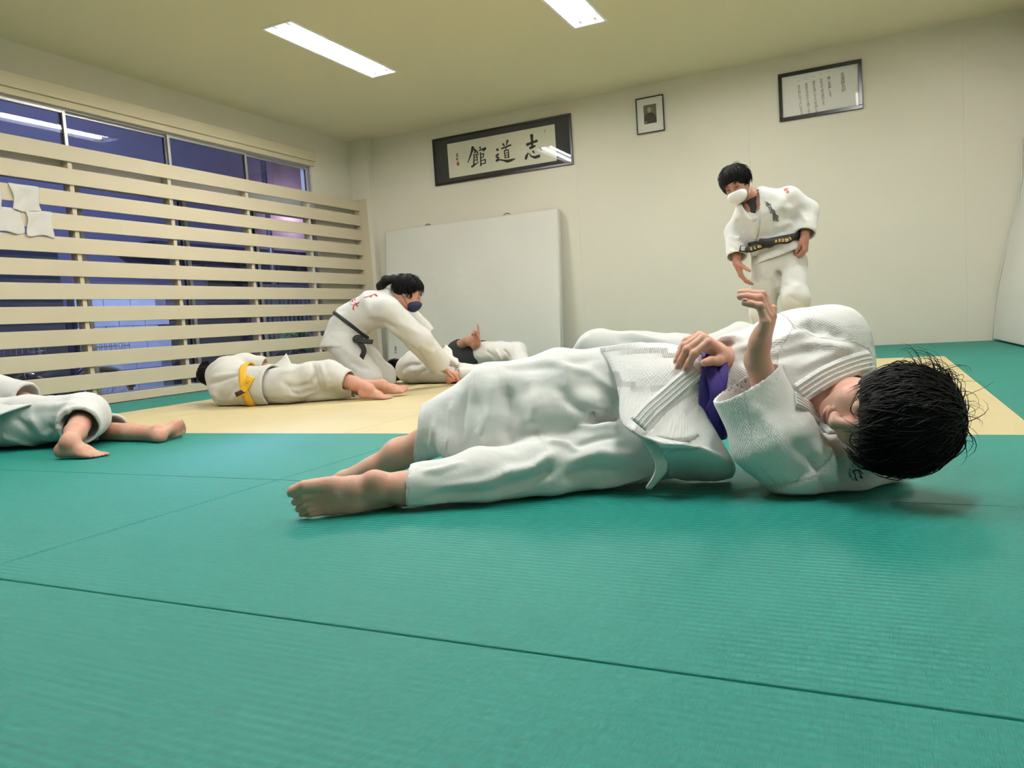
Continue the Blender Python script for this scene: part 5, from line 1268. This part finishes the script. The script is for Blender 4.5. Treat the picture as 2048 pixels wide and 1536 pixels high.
    def on_band(pp, N, i0, i1, n_, mat, o, wd=0.024):
        parts = []; rs = np.random.RandomState(4)
        for k in range(n_):
            t = i0+(i1-i0)*k/(n_-1); i = int(t*(len(pp)-1)); c = pp[i]+N[i]*0.008; tn = unit(pp[min(i+1, len(pp)-1)]-pp[max(i-1, 0)]); sd = np.cross(N[i], tn)
            for a, b, c2, d2 in ((-0.4, -0.3, 0.4, -0.25), (-0.35, 0.1, 0.4, 0.12), (0.0, -0.45, 0.02, 0.45), (-0.35, 0.42, 0.35, 0.3)):
                a0 = c+tn*a*0.018+sd*b*wd; a1 = c+tn*c2*0.018+sd*d2*wd
                parts.append(ribbon_np([a0, (a0+a1)/2, a1], [N[i]]*3, 0.004, 0.001, 0.0, n_w=3))
        v, f = join_np(parts); under(from_np('gold_lettering', v, f, mat), o)
    on_band(pp1, N1, 0.28, 0.62, 4, M_GOLD, o1); on_band(pp2, N2, 0.25, 0.85, 6, M_GOLD, o2)
    q = pp1[int(len(pp1)*0.84)]+N1[0]*0.0075; band('belt_label', [q-C_R*0.018+C_U*0.002, q, q+C_R*0.016], [N1[0]]*3, 0.03, 0.001, principled('grey_label', (0.45, 0.45, 0.47), 0.6), o1)
    return d
person_standing()

M_YBELT = principled('yellow_belt', (0.72, 0.40, 0.025), 0.75, bump=(300, 0.3, 0.002)); M_GI_CREAM = mat_weave('cream_cotton', (0.60, 0.585, 0.545), 0.004, 0.0005, 0.4, kind='drill')
def person_yellow():
    P = at_y
    j = dict(hip=P(582, 770, 3.96), waist=P(503, 774, 3.92), chest=P(458, 768, 3.92), neck=P(436, 748, 4.02), head=P(428, 750, 4.14), hf=cdir(0.1, -0.2, -1), hu=cdir(-0.9, 0.35, -0.1),
             sR=P(452, 736, 3.98), eR=P(492, 728, 4.10), wR=P(536, 735, 4.16), sL=P(452, 790, 4.05), eL=P(490, 790, 4.22), wL=P(540, 780, 4.25),
             hR=P(590, 760, 3.98), kR=P(657, 748, 4.06), aR=P(738, 773, 4.08), hL=P(590, 785, 4.02), kL=P(665, 778, 4.12), aL=P(766, 778, 4.22))
    j['aR'][2] = 0.074; j['aL'][2] = 0.085
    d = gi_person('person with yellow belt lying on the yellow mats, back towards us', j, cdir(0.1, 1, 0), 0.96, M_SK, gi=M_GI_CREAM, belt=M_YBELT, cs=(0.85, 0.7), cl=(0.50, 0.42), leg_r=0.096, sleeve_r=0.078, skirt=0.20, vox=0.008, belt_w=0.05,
                  hands=((cdir(0.9, -0.3, -0.3), cdir(0, -0.9, -0.4), {}), None), feet=((cdir(0.93, -0.12, 0.12), cdir(0.0, -1, 0), 1), (cdir(0.98, 0.1, -0.1), cdir(0.1, -0.9, -0.4), 1)),
                  tr=[(0.128, 0.125), (0.118, 0.115), (0.150, 0.125), (0.09, 0.085)], belt_axis=cdir(1, 0.25, 0),
                  folds=[([(415, 770), (440, 762), (470, 752), (490, 745)], -0.022, 0.016), ([(420, 755), (450, 750), (485, 748)], 0.010, 0.016), ([(440, 785), (455, 765), (475, 755)], 0.012, 0.018), ([(455, 800), (468, 778), (482, 765)], -0.010, 0.016), ([(415, 780), (430, 790), (440, 805)], 0.008, 0.016), ([(520, 765), (535, 790), (540, 812)], 0.006, 0.012)],
                  tfolds=[([(560, 765), (590, 775), (620, 770), (635, 745)], -0.014, 0.018), ([(625, 725), (630, 750), (642, 780)], -0.02, 0.012), ([(640, 725), (650, 755), (662, 785)], 0.012, 0.016), ([(575, 790), (605, 793), (640, 780)], 0.012, 0.016), ([(555, 800), (590, 806), (625, 800)], -0.008, 0.014), ([(560, 745), (590, 740), (615, 728)], 0.008, 0.018), ([(575, 770), (585, 785), (600, 790)], -0.012, 0.01)])
    hair_cap(d['root'], j['head'], j['hf'], j['hu'], 0.98, strand_n=400, seed=12)
    # loose jacket corner standing up and the belt end with its label
    jo = d['jacket']
    sheet('jacket_flap', [[P(520, 745, 3.96), P(535, 740, 4.0), P(560, 722, 4.06), P(573, 707, 4.10)], [P(530, 755, 3.94), P(550, 752, 3.95), P(568, 735, 4.02), P(580, 722, 4.08)], [P(545, 765, 3.94), P(557, 758, 3.92), P(572, 742, 3.98), P(584, 730, 4.05)]], 0.008, M_GI_CREAM, jo)
    pb = dense([P(503, 752, 3.795), P(494, 768, 3.775), P(484, 784, 3.765), P(473, 791, 3.76)], 5); e = band('belt_end', pb, np.array([cdir(0, 0.1, 1)]*len(pb)), [0.05]*len(pb), 0.007, principled('yellow_belt_end', (0.78, 0.50, 0.03), 0.7), d['belt'])
    q = P(480, 786, 3.752); band('belt_label', [q-C_R*0.03-C_U*0.012, q, q+C_R*0.03+C_U*0.018], [cdir(0, 0.1, 1)]*3, 0.032, 0.001, principled('purple_label', (0.03, 0.012, 0.04), 0.7), e)
    for k in range(3):
        q = P(494-3*k+2, 764+5*k, 3.768); tube('orange_lettering', [q+C_R*0.012*math.cos(a)+C_U*0.010*math.sin(a) for a in np.linspace(0, 5, 8)], 0.0022, principled('orange_thread', (0.65, 0.20, 0.01), 0.6), e, 5)
    return d
person_yellow()

def person_far_child():
    P = at_y
    j = dict(hip=P(925, 752, 5.30), waist=P(880, 745, 5.28), chest=P(836, 738, 5.27), neck=P(808, 738, 5.32), head=P(797, 741, 5.36), hf=cdir(0.2, -0.1, -1), hu=cdir(-0.95, 0.15, 0),
             sR=P(825, 718, 5.32), eR=P(862, 716, 5.40), wR=P(895, 712, 5.45), sL=P(825, 755, 5.36), eL=P(860, 755, 5.45), wL=P(900, 750, 5.5),
             hR=P(930, 748, 5.30), kR=P(992, 752, 5.32), aR=P(905, 751, 5.14), hL=P(930, 752, 5.38), kL=P(1000, 748, 5.5), aL=P(960, 752, 5.55))
    d = gi_person('small black-haired person lying on the mat under the kneeling person\'s hand', j, cdir(0.05, 1, 0), 0.88, M_SK, gi=M_GI_CREAM, belt=None, cs=(0.9, 0.7), cl=(0.86, 0.6), leg_r=0.082, sleeve_r=0.072, skirt=0.2,
                  hands=(None, None), feet=((cdir(0.95, 0.1, -0.1), cdir(0.25, -0.85, 0.3), 1), None), tr=[(0.085, 0.11), (0.095, 0.10), (0.115, 0.11), (0.085, 0.08)],
                  folds=[([(800, 740), (820, 730), (845, 728)], -0.014, 0.016), ([(805, 752), (825, 742), (845, 742)], 0.012, 0.016), ([(830, 760), (840, 745), (855, 740)], -0.012, 0.014), ([(855, 762), (860, 745), (872, 735)], 0.010, 0.014)])
    hair_cap(d['root'], j['head'], j['hf'], j['hu'], 0.92, strand_n=500, seed=22, lens=(0.05, 0.10))
    sheet('jacket_flap', [[P(868, 712, 5.24), P(880, 705, 5.3), P(892, 690, 5.36)], [P(880, 722, 5.2), P(895, 712, 5.22), P(903, 700, 5.3)], [P(898, 730, 5.2), P(910, 722, 5.2), P(905, 712, 5.28)], [P(905, 738, 5.2), P(917, 730, 5.2), P(916, 718, 5.26)]], 0.008, M_GI_CREAM, d['jacket'])
person_far_child()

def person_black_shirt():
    P = at_y
    j = dict(hip=P(970, 712, 6.55), waist=P(950, 711, 6.55), chest=P(924, 710, 6.55), neck=P(895, 712, 6.62), head=P(878, 712, 6.68), hf=cdir(0.3, 0.9, -0.2), hu=cdir(-1, 0.1, 0),
             sR=P(908, 696, 6.52), eR=P(938, 681, 6.42), wR=P(958, 686, 6.40), sL=P(905, 725, 6.75), eL=P(935, 725, 6.9), wL=P(960, 720, 6.95),
             hR=P(970, 706, 6.50), kR=P(1034, 705, 6.42), aR=P(1050, 745, 6.30), hL=P(970, 722, 6.62), kL=P(1035, 720, 6.75), aL=P(1060, 745, 6.7))
    # bare arm bent over the chest, hand raised with one finger up
    F = Fld(*bounds([j['sR'], j['eR'], j['wR'], P(950, 650, 6.4)], 0.1), 0.0045); wr = P(956, 686, 6.38)
    F.chain([j['sR'], j['eR'], P(950, 690, 6.42)], [0.052, 0.044, 0.036], 0.03); F.chain([P(950, 694, 6.42), wr], [0.034, 0.027], 0.02)
    hand(F, wr, cdir(-0.15, 1, 0), cdir(-0.6, 0, 0.8), 1.0, ((4, 6, 4), (60, 85, 50), (62, 85, 50), (62, 85, 50)), (6, 0, -2, -4), (0.3, 0.7, 0.5, 10, 10), 1)
    d = gi_person('person in a black T-shirt and white trousers lying beside the crash mat', j, cdir(0.05, 1, 0), 1.0, M_SK2, gi=M_GI_BG, belt=None, cs=(0.1, 0.1), cl=(0.8, 0.8), leg_r=0.098, skirt=0.10, shirt=principled('black_shirt', (0.012, 0.012, 0.016), 0.85),
                  hands=(None, None), extra=(F,), tr=[(0.13, 0.115), (0.125, 0.11), (0.13, 0.12), (0.08, 0.08)],
                  tfolds=[([(970, 700), (985, 712), (990, 722)], -0.012, 0.016), ([(990, 698), (1000, 712), (1005, 722)], 0.014, 0.016), ([(1005, 698), (1015, 708), (1018, 720)], -0.012, 0.014)])
    hair_cap(d['root'], j['head'], j['hf'], j['hu'], 1.0, strand_n=200, seed=31)
person_black_shirt()

def person_left_edge():
    P = at_y
    j = dict(hip=P(-60, 850, 2.28), waist=P(-120, 845, 2.34), chest=P(-230, 835, 2.42), neck=P(-310, 825, 2.46), head=P(-370, 820, 2.46), hf=cdir(0.2, 0.6, 0.7), hu=cdir(-1, 0.1, 0.1),
             sR=P(-240, 800, 2.50), eR=P(-110, 785, 2.62), wR=P(62, 795, 2.50), sL=P(-240, 880, 2.28), eL=P(-160, 890, 2.15), wL=P(-80, 880, 2.12),
             hR=P(-40, 850, 2.20), kR=P(168, 832, 2.34), aR=P(141, 884, 2.04), hL=P(-30, 850, 2.42), kL=P(170, 862, 2.50), aL=P(312, 867, 2.45))
    j['aR'][2] = 0.069; h0 = j['hip']
    j.update(waist=h0+V(-0.16, -0.02, 0.0), chest=h0+V(-0.40, -0.06, 0.0), neck=h0+V(-0.60, -0.09, 0.02), head=h0+V(-0.74, -0.10, 0.03), sR=h0+V(-0.46, 0.03, 0.13), sL=h0+V(-0.46, -0.12, -0.08), eL=h0+V(-0.3, -0.25, -0.1), wL=h0+V(-0.15, -0.3, -0.1))
    j['eR'] = j['sR']*0.5+j['wR']*0.5+V(0.0, 0.08, 0.05)
    d = gi_person('person cut off by the left photo edge, only bare lower legs and white trousers showing', j, cdir(0, 1, 0), 0.95, M_SK, gi=M_GI_BG, belt=None, cs=(0.92, 0.8), cl=(0.42, 0.42), leg_r=0.115, sleeve_r=0.085, skirt=0.24, vox=0.0062,
                  hands=(None, None), feet=((cdir(0.97, -0.08, 0.12), cdir(0.0, -1, 0), 1), (cdir(0.12, 0.22, -0.95), cdir(0.92, -0.2, 0.3), 1)), tr=[(0.14, 0.13), (0.13, 0.12), (0.16, 0.13), (0.09, 0.085)],
                  tfolds=[([(20, 830), (60, 860), (100, 890)], -0.012, 0.018), ([(100, 860), (125, 830), (155, 812)], -0.012, 0.016), ([(60, 830), (85, 865), (105, 870)], 0.014, 0.02), ([(140, 815), (125, 840), (118, 865)], 0.010, 0.014), ([(0, 870), (50, 885), (100, 895)], 0.012, 0.016), ([(10, 895), (60, 900), (100, 905)], -0.012, 0.014), ([(60, 815), (110, 812), (150, 806)], 0.008, 0.02)])
    hair_cap(d['root'], j['head'], j['hf'], j['hu'], 0.98, strand_n=200, seed=41)
    # skirt of the jacket lying over the hip
    sheet('jacket_skirt', [[P(-60, 800, 2.20), P(0, 797, 2.24), P(45, 793, 2.28), P(68, 806, 2.27)], [P(-60, 822, 2.12), P(-10, 818, 2.14), P(30, 812, 2.18), P(66, 807, 2.23)], [P(-60, 850, 2.06), P(-20, 838, 2.08), P(15, 824, 2.13), P(60, 809, 2.20)]], 0.007, M_GI_BG, d['jacket'])
person_left_edge()

def person_behind():
    P = at_y
    j = dict(hip=P(1360, 728, 3.10), waist=P(1388, 733, 3.12), chest=P(1490, 706, 3.18), neck=P(1590, 715, 3.26), head=P(1650, 735, 3.30), hf=cdir(0.1, 0.9, 0.2), hu=cdir(1, -0.1, -0.1),
             sR=P(1540, 690, 3.02), eR=P(1470, 720, 2.92), wR=P(1420, 735, 2.95), sL=P(1560, 690, 3.36), eL=P(1480, 700, 3.5), wL=P(1420, 710, 3.45),
             hR=P(1362, 722, 3.02), kR=P(1196, 700, 2.98), aR=P(1112, 800, 3.02), hL=P(1362, 712, 3.20), kL=P(1215, 706, 3.26), aL=P(1140, 790, 3.3))
    d = gi_person('person lying behind the foreground person, only a raised white trouser knee showing', j, cdir(0, 0.3, -1), 0.98, M_SK, gi=M_GI_BG, belt=principled('orange_belt', (0.75, 0.09, 0.01), 0.75), cs=(0.9, 0.8), cl=(0.85, 0.85), leg_r=0.088, sleeve_r=0.078, skirt=0.12, vox=0.008,
                  hands=(None, None), feet=((cdir(-0.9, -0.2, 0.2), V(0, 0, -1), 1), None), tr=[(0.14, 0.085), (0.125, 0.085), (0.15, 0.105), (0.08, 0.08)],
                  tfolds=[([(1230, 675), (1280, 690), (1320, 690)], -0.012, 0.02), ([(1250, 665), (1300, 678), (1340, 685)], 0.008, 0.016), ([(1180, 670), (1160, 690), (1150, 700)], 0.008, 0.02)])
    hair_cap(d['root'], j['head'], j['hf'], j['hu'], 0.98, strand_n=200, seed=51)
person_behind()
# dark lettering printed down the crash mat, half hidden by the kneeling person
cmv = [o for o in cm.children if o.name.startswith('cover')][0].data
cmb = bvh_of([tuple(v_.co) for v_ in cmv.vertices], [tuple(p_.vertices) for p_ in cmv.polygons])
for k, s_ in enumerate('AKO'): px_text(s_, cmb, 791.2, 694.5+5.2*k, (0, 5.6), (5.6, 0), principled('dark_print', (0.02, 0.012, 0.03), 0.7), cm, 'printed_letter', 0.003)
# ================================================================ OUTSIDE THE WINDOWS (dusk yard)
M_STUCCO = principled('stucco', (0.34, 0.31, 0.40), 0.9, noise=(3, 0.1), bump=(90, 0.6, 0.01)); M_DARKWALL = principled('dark_siding', (0.08, 0.078, 0.10), 0.8, noise=(6, 0.2))
M_BLOCK = principled('concrete_block', (0.68, 0.70, 0.74), 0.9, noise=(8, 0.15), bump=(120, 0.4, 0.004)); M_ASPH = principled('asphalt', (0.10, 0.10, 0.11), 0.9, noise=(20, 0.2))
M_CHROME = principled('chrome', (0.75, 0.75, 0.78), 0.12, metal=1.0); M_BIKE = principled('bike_paint', (0.02, 0.02, 0.03), 0.35); M_RUBBER = principled('tyre_rubber', (0.015, 0.015, 0.015), 0.8)
tag(box('ground', -16, XL-0.16, -2, 16, -0.55, -0.40, M_ASPH), kind='structure')
nb = empty('neighbour_building', (-11.2, 8, -0.4)); tag(nb, 'pale stuccoed building across the yard behind the screen', 'building')
box('wall', -11.5, -11.2, 2.0, 16, -0.4, 4.6, M_STUCCO, nb); box('wall', -11.2, -11.12, 2.0, 7.6, -0.4, 2.1, M_DARKWALL, nb)
box('canopy', -11.2, -10.2, 8.6, 16, 2.02, 2.12, M_DARKWALL, nb); box('plinth', -11.2, -11.1, 7.6, 16, -0.4, 1.1, M_DARKWALL, nb)
wn = box('window_frame', -11.2, -11.14, 10.4, 12.4, 1.2, 1.95, M_ALU, nb); box('pane', -11.14, -11.13, 10.46, 12.34, 1.26, 1.89, M_DARKFRAME, wn)
tube('downpipe', [(-10.0, 10.95, -0.4), (-10.0, 10.95, 4.2)], 0.05, M_ALU, nb, 12)
bw = empty('block_wall', (-8.85, 7.0, -0.4)); tag(bw, 'low pale concrete block wall in the yard behind the screen', 'wall')
for r in range(8):
    for c in range(3):
        y0 = 6.35+0.39*c-(0.195 if r % 2 else 0); box('block', -8.95, -8.80, y0+0.004, y0+0.386, -0.40+0.19*r+0.003, -0.40+0.19*(r+1)-0.003, M_BLOCK, bw, bev=0.004)
box('mortar', -8.93, -8.815, 6.18, 7.50, -0.4, 1.115, M_CONC, bw)
rl = empty('railing', (-9.4, 10.6, -0.4)); tag(rl, 'dark metal railing of vertical bars in the yard', 'railing')
for k in range(16): box('bar', -9.42, -9.40, 9.9+0.11*k, 9.93+0.11*k, -0.4, 1.35, M_ALU, rl)
box('top_rail', -9.44, -9.38, 9.85, 11.65, 1.35, 1.39, M_ALU, rl)
def yard_lamp(p, col, e, label, r=0.09):
    t = empty('yard_lamp', tuple(p)); bm = bmesh.new(); bmesh.ops.create_uvsphere(bm, u_segments=16, v_segments=10, radius=r); bmesh.ops.translate(bm, vec=tuple(p), verts=bm.verts)
    bm_obj('globe', bm, principled('lamp_globe_'+label[:8], (1, 1, 1), 0.4, emit=(col, e)), t, smooth=True); box('bracket', p[0]-0.03, p[0]+0.03, p[1]-0.03, p[1]+0.03, p[2]+r*0.9, p[2]+r*0.9+0.08, M_ALU, t)
    tag(t, label, 'lamp')
yard_lamp((-10.75, 12.9, 3.05), (1.0, 0.68, 0.66), 150, 'pinkish globe lamp lighting the stucco wall outside')
yard_lamp((-7.2, 6.9, 3.1), (0.45, 0.58, 1.0), 900, 'cool globe lamp over the block wall outside', 0.11)  # unseen extra lamp, added above the yard so the block wall reads bright
def bicycle(pos, ang, label, col=M_BIKE):
    t = empty('bicycle', tuple(pos)); d = V(math.cos(ang), math.sin(ang), 0); n_ = V(-math.sin(ang), math.cos(ang), 0); B = V(*pos)
    def q(a, z, s=0.0): return B+d*a+n_*s+V(0, 0, z)
    for a in (-0.52, 0.52):
        c = q(a, 0.33); th = np.linspace(0, 2*math.pi, 41); w_ = tube('tyre', [c+d*0.315*math.cos(x)+V(0, 0, 0.315*math.sin(x)) for x in th], 0.018, M_RUBBER, t, 8)
        tube('rim', [c+d*0.29*math.cos(x)+V(0, 0, 0.29*math.sin(x)) for x in th], 0.011, M_CHROME, t, 6)
        sp = []
        for k in range(18):
            x = 2*math.pi*k/18; sp.append(tube_np([c, c+d*0.285*math.cos(x)+V(0, 0, 0.285*math.sin(x))], 0.0018, 4))
        v, f = join_np(sp); under(tag(from_np('spokes', v, f, M_CHROME), kind='stuff'), t)
        tube('mudguard', [c+d*0.35*math.cos(x)+V(0, 0, 0.35*math.sin(x)) for x in np.linspace(0.3, 2.6, 15)], 0.02, M_CHROME, t, 6)
    v, f = join_np([tube_np(p_, 0.016, 8) for p_ in ([q(-0.52, 0.33), q(-0.12, 0.28), q(-0.2, 0.75)], [q(-0.52, 0.33), q(-0.19, 0.70)], [q(-0.12, 0.28), q(0.40, 0.72)], [q(-0.17, 0.62), q(0.40, 0.80)], [q(0.52, 0.33), q(0.38, 0.92)])])
    under(from_np('frame', v, f, col), t)
    tube('handlebar', [q(0.20, 0.98, 0.27), q(0.34, 1.0, 0.22), q(0.40, 0.97, 0.0), q(0.34, 1.0, -0.22), q(0.20, 0.98, -0.27)], 0.013, M_CHROME, t, 8)
    F = Fld(*bounds([q(-0.22, 0.82)], 0.25), 0.012); F.eseg(q(-0.32, 0.82), q(-0.08, 0.83), n_, (0.085, 0.035), (0.03, 0.03), 0.02); v, f = F.mesh(); under(from_np('saddle', v, f, M_RUBBER), t)
    bk = []
    for z in (0.72, 0.80, 0.88, 0.96):
        bk.append(tube_np([q(0.48, z, -0.15), q(0.78, z, -0.15), q(0.78, z, 0.15), q(0.48, z, 0.15), q(0.48, z, -0.15)], 0.004, 5))
    for a in np.linspace(0.48, 0.78, 7):
        for s in (-0.15, 0.15): bk.append(tube_np([q(a, 0.70, s), q(a, 0.96, s)], 0.003, 4))
    v, f = join_np(bk); under(tag(from_np('basket', v, f, M_CHROME), kind='stuff'), t)
    tag(t, label, 'bicycle', 'bicycles parked outside'); return t
bicycle((-7.35, 4.75, -0.40), 1.35, 'city bicycle parked outside at the left end of the window'); bicycle((-7.9, 4.2, -0.40), 1.2, 'second city bicycle parked behind the first outside the window'); bicycle((-7.2, 8.3, -0.40), 1.75, 'city bicycle parked outside towards the far corner of the window')
def shrub(c, r, label):
    t = empty('shrub', (c[0], c[1], -0.4)); rs = np.random.RandomState(2); v = []; f = []
    for k in range(420):
        d = unit(rs.normal(size=3)); p = V(*c)+d*r*rs.uniform(0.4, 1.0)*V(1, 1, 0.8); a = unit(rs.normal(size=3)); b = unit(np.cross(a, d)); i = len(v)
        v += [p-a*0.05, p+b*0.02, p+a*0.05, p-b*0.02]; f.append((i, i+1, i+2, i+3))
    o = from_np('foliage', v, f, principled('leaf_green', (0.06, 0.22, 0.05), 0.6, noise=(9, 0.3)), smooth=False); o['kind'] = 'stuff'; under(o, t); tube('stem', [(c[0], c[1], -0.4), (c[0], c[1], c[2])], 0.03, M_DARKWALL, t, 8); tag(t, label, 'shrub')
shrub((-8.0, 9.1, 0.35), 0.42, 'small green shrub in the yard behind the screen')
